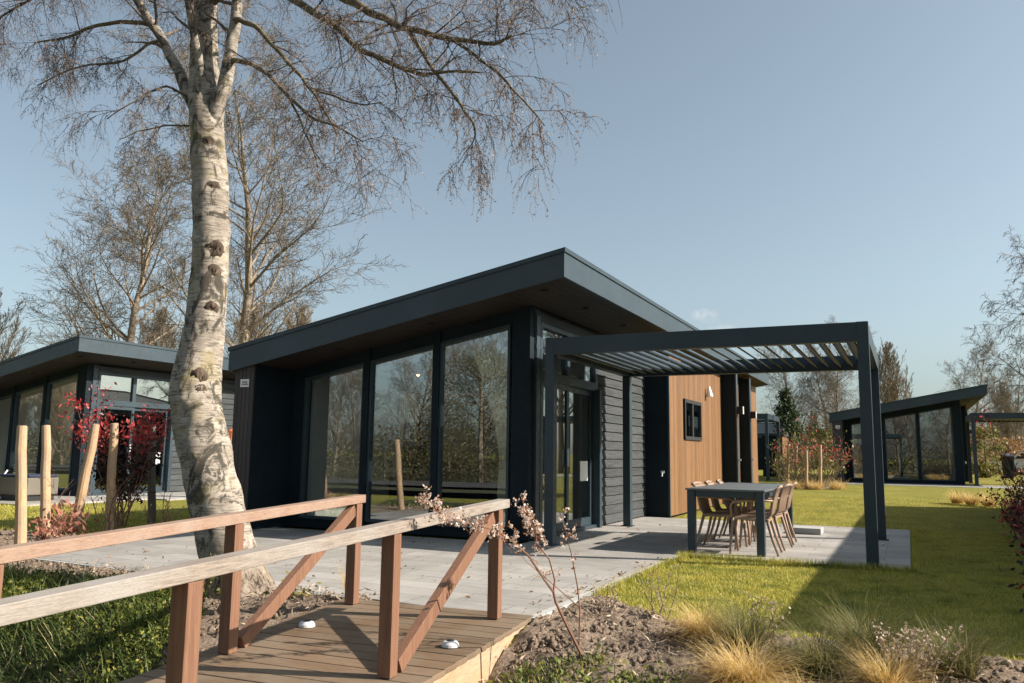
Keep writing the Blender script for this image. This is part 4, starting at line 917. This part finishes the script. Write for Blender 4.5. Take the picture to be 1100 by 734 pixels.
    def clothe(Q, rr, f0, dens, L, droop=.13):
        tot = sum((Q[i+1]-Q[i]).length for i in range(len(Q)-1)); k = int(tot*dens)
        for _ in range(k):
            f = f0+(1-f0)*random.random(); x = f*(len(Q)-1); a = min(int(x), len(Q)-2); p = Q[a].lerp(Q[a+1], x-a); ax = (Q[a+1]-Q[a]).normalized()
            o = Vector((random.gauss(0, 1), random.gauss(0, 1), random.gauss(0, .8)+.1)); d = (ax*.7+o.normalized()*.8).normalized()
            l1 = L*random.uniform(.5, 1.2)
            S = hang(p, d, l1, max(.004, rr[a]*.42), droop*.5, 0)
            for i in range(1, len(S)):
                for _k in range(2):
                    if random.random() < .8:
                        dd = ((S[i]-S[i-1]).normalized()*.6+Vector((random.gauss(0, .6), random.gauss(0, .6), random.gauss(0, .5)))).normalized()
                        S2 = hang(S[i], dd, l1*random.uniform(.35, .7), .003, droop, 1)
                        for j in range(1, len(S2), 1):
                            if random.random() < .8: hang(S2[j], ((S2[j]-S2[j-1]).normalized()*.6+Vector((random.gauss(0, .5), random.gauss(0, .5), random.gauss(0, .4)-.15))).normalized(), l1*random.uniform(.18, .42), .0017, droop*1.5, 2)
    # limbs leaving the trunk (seen in the photograph)
    q = limb([(223, 155, 5.68), (216, 132, 5.69), (208, 112, 5.7), (199, 93, 5.72), (189, 70, 5.75), (172, 40, 5.8), (152, 10, 5.9), (138, -25, 6.0), (118, -80, 6.1), (95, -170, 6.3)], .075, .03, True); clothe(*q, .45, 3.2, .9)
    q2 = limb([(172, 40, 5.8), (160, 25, 5.75), (130, 23, 5.65), (100, 29, 5.55), (80, 38, 5.5), (55, 44, 5.4), (38, 46, 5.3)], .03, .008); clothe(*q2, .25, 9, .62, .2)
    q3 = limb([(176, 42, 5.8), (158, 47, 5.6), (133, 67, 5.45), (105, 70, 5.35), (80, 72, 5.2), (40, 92, 5.1)], .018, .006); clothe(*q3, .25, 8, .5, .25)
    q = limb([(223, 158, 5.68), (230, 128, 5.68), (237, 104, 5.69), (243, 84, 5.7), (247, 60, 5.72), (252, 25, 5.76), (258, -20, 5.8), (272, -90, 5.9), (290, -190, 6.0), (300, -300, 6.1)], .088, .03, True); clothe(*q, .5, 3, .9)
    q = limb([(222, 120, 5.68), (218, 85, 5.62), (213, 60, 5.58), (208, 35, 5.5), (201, 0, 5.4), (192, -50, 5.3), (180, -120, 5.2)], .055, .02, True); clothe(*q, .4, 4, .7)
    q = limb([(250, 22, 5.74), (258, 20, 5.72), (275, 30, 5.65), (297, 52, 5.5), (318, 78, 5.4), (335, 97, 5.3), (350, 122, 5.2), (362, 145, 5.1)], .032, .006); clothe(*q, .3, 4.8, .55, .18)
    q = limb([(244, 66, 5.72), (254, 65, 5.7), (272, 68, 5.6), (295, 86, 5.45), (312, 107, 5.3), (332, 125, 5.2), (360, 135, 5.1), (390, 152, 5.0)], .03, .006); clothe(*q, .25, 4.6, .52, .18)
    q = limb([(312, 107, 5.3), (325, 135, 5.2), (338, 165, 5.15), (343, 190, 5.1)], .012, .004); clothe(*q, .1, 4, .34, .24)
    q = limb([(258, -28, 5.8), (285, -18, 5.7), (317, 0, 5.5), (340, 15, 5.35), (363, 29, 5.2), (382, 51, 5.1), (425, 70, 4.95), (448, 80, 4.9), (470, 78, 4.85), (515, 78, 4.8)], .045, .007); clothe(*q, .2, 5.2, .6, .18)
    q = limb([(262, -50, 5.8), (320, -28, 5.6), (373, 0, 5.4), (405, 16, 5.25), (438, 31, 5.15), (481, 41, 5.05), (533, 49, 4.95), (550, 38, 4.9)], .05, .008); clothe(*q, .3, 5.2, .6, .18)
    q = limb([(438, 31, 5.15), (462, 68, 5.05), (485, 100, 5.0), (505, 128, 4.9), (512, 145, 4.85), (503, 160, 4.8)], .018, .004); clothe(*q, .3, 6, .38, .3)
    q = limb([(481, 41, 5.05), (510, 60, 4.95), (545, 88, 4.9), (570, 115, 4.85), (585, 135, 4.8)], .014, .004); clothe(*q, .2, 7, .4, .28)
    q = limb([(340, 98, 5.25), (365, 106, 5.1), (390, 115, 5.0), (410, 110, 4.95)], .01, .004); clothe(*q, .2, 6, .4)
    q = limb([(216, 112, 5.68), (200, 103, 5.65), (178, 92, 5.5), (160, 100, 5.35), (140, 112, 5.2), (115, 128, 5.1)], .016, .005); clothe(*q, .2, 6, .45, .3)
    q = limb([(216, 138, 5.66), (199, 135, 5.6), (175, 135, 5.45), (150, 140, 5.3), (128, 150, 5.2)], .012, .004); clothe(*q, .2, 6, .4, .2)
    # crown above the frame
    q = limb([(222, -100, 5.95), (300, -120, 5.8), (390, -90, 5.5), (470, -45, 5.2), (530, -30, 5.0), (575, -32, 4.8)], .05, .008); clothe(*q, .3, 4.6, .7, .26)
    q = limb([(222, -120, 5.95), (150, -130, 5.8), (90, -80, 5.5), (40, -40, 5.3), (0, -10, 5.2), (-50, 20, 5.0)], .05, .008); clothe(*q, .3, 6, .75, .22)
    q = limb([(138, -25, 6.0), (95, -22, 5.9), (50, -10, 5.8), (5, 15, 5.7), (-30, 40, 5.6)], .03, .006); clothe(*q, .15, 9, .68, .2)
    for i in range(12):
        a = i*2.4; z = 5.9+i*.32; k = ctrl[-1][0]; c = ctrl[16][0].lerp(k, i/13); d = Vector((math.cos(a), math.sin(a), .6)); L = 2.4-.1*i
        Q = [c+d*L*f+Vector((0, 0, -.5*f*f)) for f in (0, .25, .5, .75, 1)]; rr = [.045, .035, .025, .016, .008]; limbs.tube(Q, rr, 6); clothe(Q, rr, .25, 3.5, .8, .2)
    stems.build('stems', M['birch'], t, smooth=True); limbs.build('limbs', M['limbbark'], t, smooth=True); twigs.build('twigs', M['birchtwig'], t)
    leaf_cloud(buds, .017, M['budtwig'], 'catkins', t, .6, 0, .35)
    print('birch twig verts', len(twigs.v), 'buds', len(buds))
    return t
birch()

# ------------------------------------------------------------------ inside the nearest house
def lp3(x, y, z): return (O.x+x, O.y+y, O.z+z)
cu = []
for i in range(41):
    f = i/40; top = Vector((-1.0+.66*f, .13+.035*math.sin(i*1.9), zs(-1.0+.66*f)-.22)); tie = Vector((-.5+.14*f, .15+.02*math.sin(i*1.9), 1.05)); bot = Vector((-.55+.2*f, .16+.03*math.sin(i*1.9), .07))
    cu.append([top, top.lerp(tie, .35)+Vector((.06*(1-f), 0, 0)), top.lerp(tie, .75)+Vector((.06*(1-f), 0, 0)), tie, bot.lerp(tie, .4), bot])
mb = MB()
for i in range(40):
    for k in range(5): mb.poly([cu[i][k], cu[i+1][k], cu[i+1][k+1], cu[i][k+1]])
co_ = mb.build('curtain', M['curtain'], smooth=True); co_.location = O; tag(co_, 'pale curtain tied back behind the right hand front window', 'curtain')
sm = co_.modifiers.new('thickness', 'SOLIDIFY'); sm.thickness = .006
pc = thing('wall_cabinet', 'pale oak slatted cabinet hanging inside behind the middle front window', 'cabinet', lp3(-2.2, .5, 1.3))
pc.scale = (.72, .9, .72)
cbm = MB()
for k in range(8): cbm.box(-.2+k*.05, -.2+k*.05+.044, -.02, .02, .36, .95)
cbm.build('slats', M['oak'], pc); MB().box(-.2, -.16, -.02, .02, 0, .358).build('side_panel', M['oak'], pc); MB().box(.16, .2, -.02, .02, 0, .358).build('side_panel', M['oak'], pc); MB().box(-.2, .2, -.015, .02, -.03, -.002).build('shelf', M['oak'], pc)
for o_ in (MB().tube([(-.06, 0, -.001), (-.03, 0, .12), (0, 0, .18)], [.05, .045, .03], 12),): pass
vs_ = MB().tube([lp3(-2.2, .5, 1.302), lp3(-2.2, .5, 1.38), lp3(-2.2, .5, 1.48)], [.04, .045, .025], 14).build('vase', M['white'], smooth=True); tag(vs_, 'small white vase on the shelf of the oak cabinet', 'vase')
cr = MB().tube([lp3(-2.2, .9, 2.0), lp3(-1.6, .9, 1.98), lp3(-1.0, .9, 1.96), lp3(-.55, .9, 2.02)], .012, 8).build('orange_rod', M['copper']); tag(cr, 'thin orange rod strung behind the front windows', 'rail')  # orange tube strung across behind the panes
sf = thing('sofa', 'dark sofa standing inside behind the front windows', 'sofa', lp3(-2.6, 2.6, .06))
MB().box(-.9, .9, -.4, .4, .1, .42).build('seat', M['navy'], sf, bevel=.04); MB().box(-.9, .9, .25, .45, .43, .85).build('backrest', M['navy'], sf, bevel=.04)
for s in (-1, 1): MB().box(s*1.0-.09, s*1.0+.09, -.4, .45, .1, .62).build('armrest', M['navy'], sf, bevel=.03)

ft = MB().box(-3.2, 6.4, 31.6, 34.3, .12, .2); tag(ft.build('far_terrace', M['paver']), kind='structure')
lq = atY(449, 404, 11.9)
pl_ = thing('pendant_lamp', 'small warm lit pendant lamp hanging inside, seen through the middle front window', 'lamp', lq)
MB().tube([(0, 0, .02), (0, 0, .08), (0, 0, .15)], [.045, .04, .015], 18, cap=False).build('lamp_shade', M['copper'], pl_, smooth=True); MB().tube([(0, 0, .15), (0, 0, zs(lq.x-O.x)-.025-lq.z)], .006, 6).build('cord', M['rubber'], pl_)
em = bpy.data.materials.new('lit_bulb'); em.use_nodes = True; e_ = em.node_tree.nodes['Principled BSDF']; e_.inputs['Emission Color'].default_value = (1, .68, .36, 1); e_.inputs['Emission Strength'].default_value = 4
MB().sphere((0, 0, .02), .026, 12, 8).build('bulb', em, pl_, smooth=True)
# ------------------------------------------------------------------ left terrace
pl = MB().box(-21.6, -15.4, 10.4, 13.3, -.07, 0.002); pl.box(-17.2, -14.9, 13.3, 19.5, -.07, .002); tag(pl.build('left_terrace', M['paver']), kind='structure')
bn = thing('lounge_bench', 'grey boxy outdoor bench in front of the left house windows', 'bench', (-16.85, 11.35, 0), R_(0))
MB().box(-.5, .5, -.35, .35, .12, .48).build('seat', M['stone'], bn, bevel=.03); MB().box(-.5, .5, -.33, .33, .482, .54).build('cushion', M['navy'], bn, bevel=.03); MB().box(-.45, .45, -.3, .3, .0, .118).build('plinth', M['rubber'], bn)
fc = thing('folding_chair', 'white metal folding chair at the left edge of the photo', 'chair', (-17.35, 10.75, 0), R_(25)); f1 = MB()
for s in (-1, 1):
    f1.tube([(-.25, s*.24, 0), (.22, s*.24, .5), (.3, s*.24, .62)], .016, 8); f1.tube([(.25, s*.24, 0), (-.2, s*.24, .46), (-.36, s*.24, 1.02)], .016, 8)
for x, z in ((-.25, .01), (.25, .01), (-.36, 1.02)): f1.tube([(x, -.24, z+.016), (x, .24, z+.016)], .014, 8)
f1.build('frame', M['white'], fc, smooth=True); MB().hexa([(-.2, -.22, .45), (.2, -.22, .48), (.2, .22, .48), (-.2, .22, .45), (-.2, -.22, .462), (.2, -.22, .492), (.2, .22, .492), (-.2, .22, .462)]).build('seat', M['stone'], fc)
hc = thing('garden_parasol', 'folded orange parasol over a dark blue cover, just left of the birch trunk', 'parasol', (-14.35, 14.6, 0))
MB().tube([(0, 0, 0), (0, 0, .75)], [.2, .17], 12).build('cover', M['navy'], hc); MB().tube([(0, 0, .75), (0, 0, 1.05), (0, 0, 1.55), (0, 0, 1.62)], [.15, .2, .12, .03], 12).build('canopy', M['orange'], hc)

# ------------------------------------------------------------------ far right yard
wb = thing('wheelie_bin', 'dark upright wheelie bin beyond the far pergola', 'bin', (4.25, 45.5, hz(4, 45)), R_(15))
MB().hexa([(-.15, -.2, .06), (.15, -.2, .06), (.15, .2, .06), (-.15, .2, .06), (-.2, -.28, 1.1), (.2, -.28, 1.1), (.2, .26, 1.1), (-.2, .26, 1.1)]).build('body', M['darkwall'], wb, bevel=.02)
MB().hexa([(-.22, -.31, 1.102), (.22, -.31, 1.102), (.22, .3, 1.102), (-.22, .3, 1.102), (-.2, -.28, 1.15), (.2, -.28, 1.15), (.2, .28, 1.21), (-.2, .28, 1.21)]).build('lid', M['metal'], wb)
for s_ in (-1, 1): MB().tube([(s_*.16, .22, .1), (s_*.22, .22, .1)], .1, 14).build('wheel', M['rubber'], wb)
car = thing('parked_car', 'pale silver car parked far off at the right edge', 'car', (7.0, 62, .2), R_(8))
prof = [(-2.1, .3), (-2.1, .75), (-1.95, .95), (-1.2, 1.0), (-.75, 1.42), (.9, 1.45), (1.75, 1.0), (2.1, .85), (2.12, .3)]
def extrude(prof, y0, y1):
    mb = MB(); n = len(prof); mb.poly([(x, y0, z) for x, z in prof]); mb.poly([(x, y1, z) for x, z in prof][::-1])
    for i in range(n):
        j = (i+1) % n; mb.poly([(prof[i][0], y0, prof[i][1]), (prof[i][0], y1, prof[i][1]), (prof[j][0], y1, prof[j][1]), (prof[j][0], y0, prof[j][1])])
    return mb
extrude(prof, -.85, .85).build('body', M['silver'], car, bevel=.05)
extrude([(-1.05, 1.0), (-.68, 1.36), (.05, 1.38), (.05, 1.0)], -.862, -.851).build('side_window', M['rubber'], car); extrude([(.15, 1.0), (.15, 1.38), (.85, 1.38), (1.5, 1.0)], -.862, -.851).build('side_window', M['rubber'], car)
for x in (-1.3, 1.3):
    for s in (-1, 1): MB().tube([(x, s*.72, .32), (x, s*.87, .32)], .32, 18).build('wheel', M['rubber'], car)
for s in (-1, 1): MB().box(2.121, 2.135, s*.6-.15, s*.6+.15, .68, .8).build('headlight', M['white'], car)
dup(car, (-25.5, -6.2, 0), R_(2), 'silver car on the track across the ditch, mirrored in the left front window')
# oak shed by the far bed
sh = thing('garden_shed', 'small dark shed with an oak clad side, under the far conifer', 'shed', (-5.35, 40.5, .2))
MB().box(-.9, 0, 0, 1.8, 0, 1.9).build('wall', M['darkwall'], sh); sc_ = MB()
for k in range(20): sc_.box(.002, .03, k*.09, k*.09+.082, 0, 1.9)
sc_.build('oak_cladding', M['clad'], sh); MB().box(-.98, .1, -.08, 1.88, 1.902, 1.98).build('roof', M['metal'], sh)
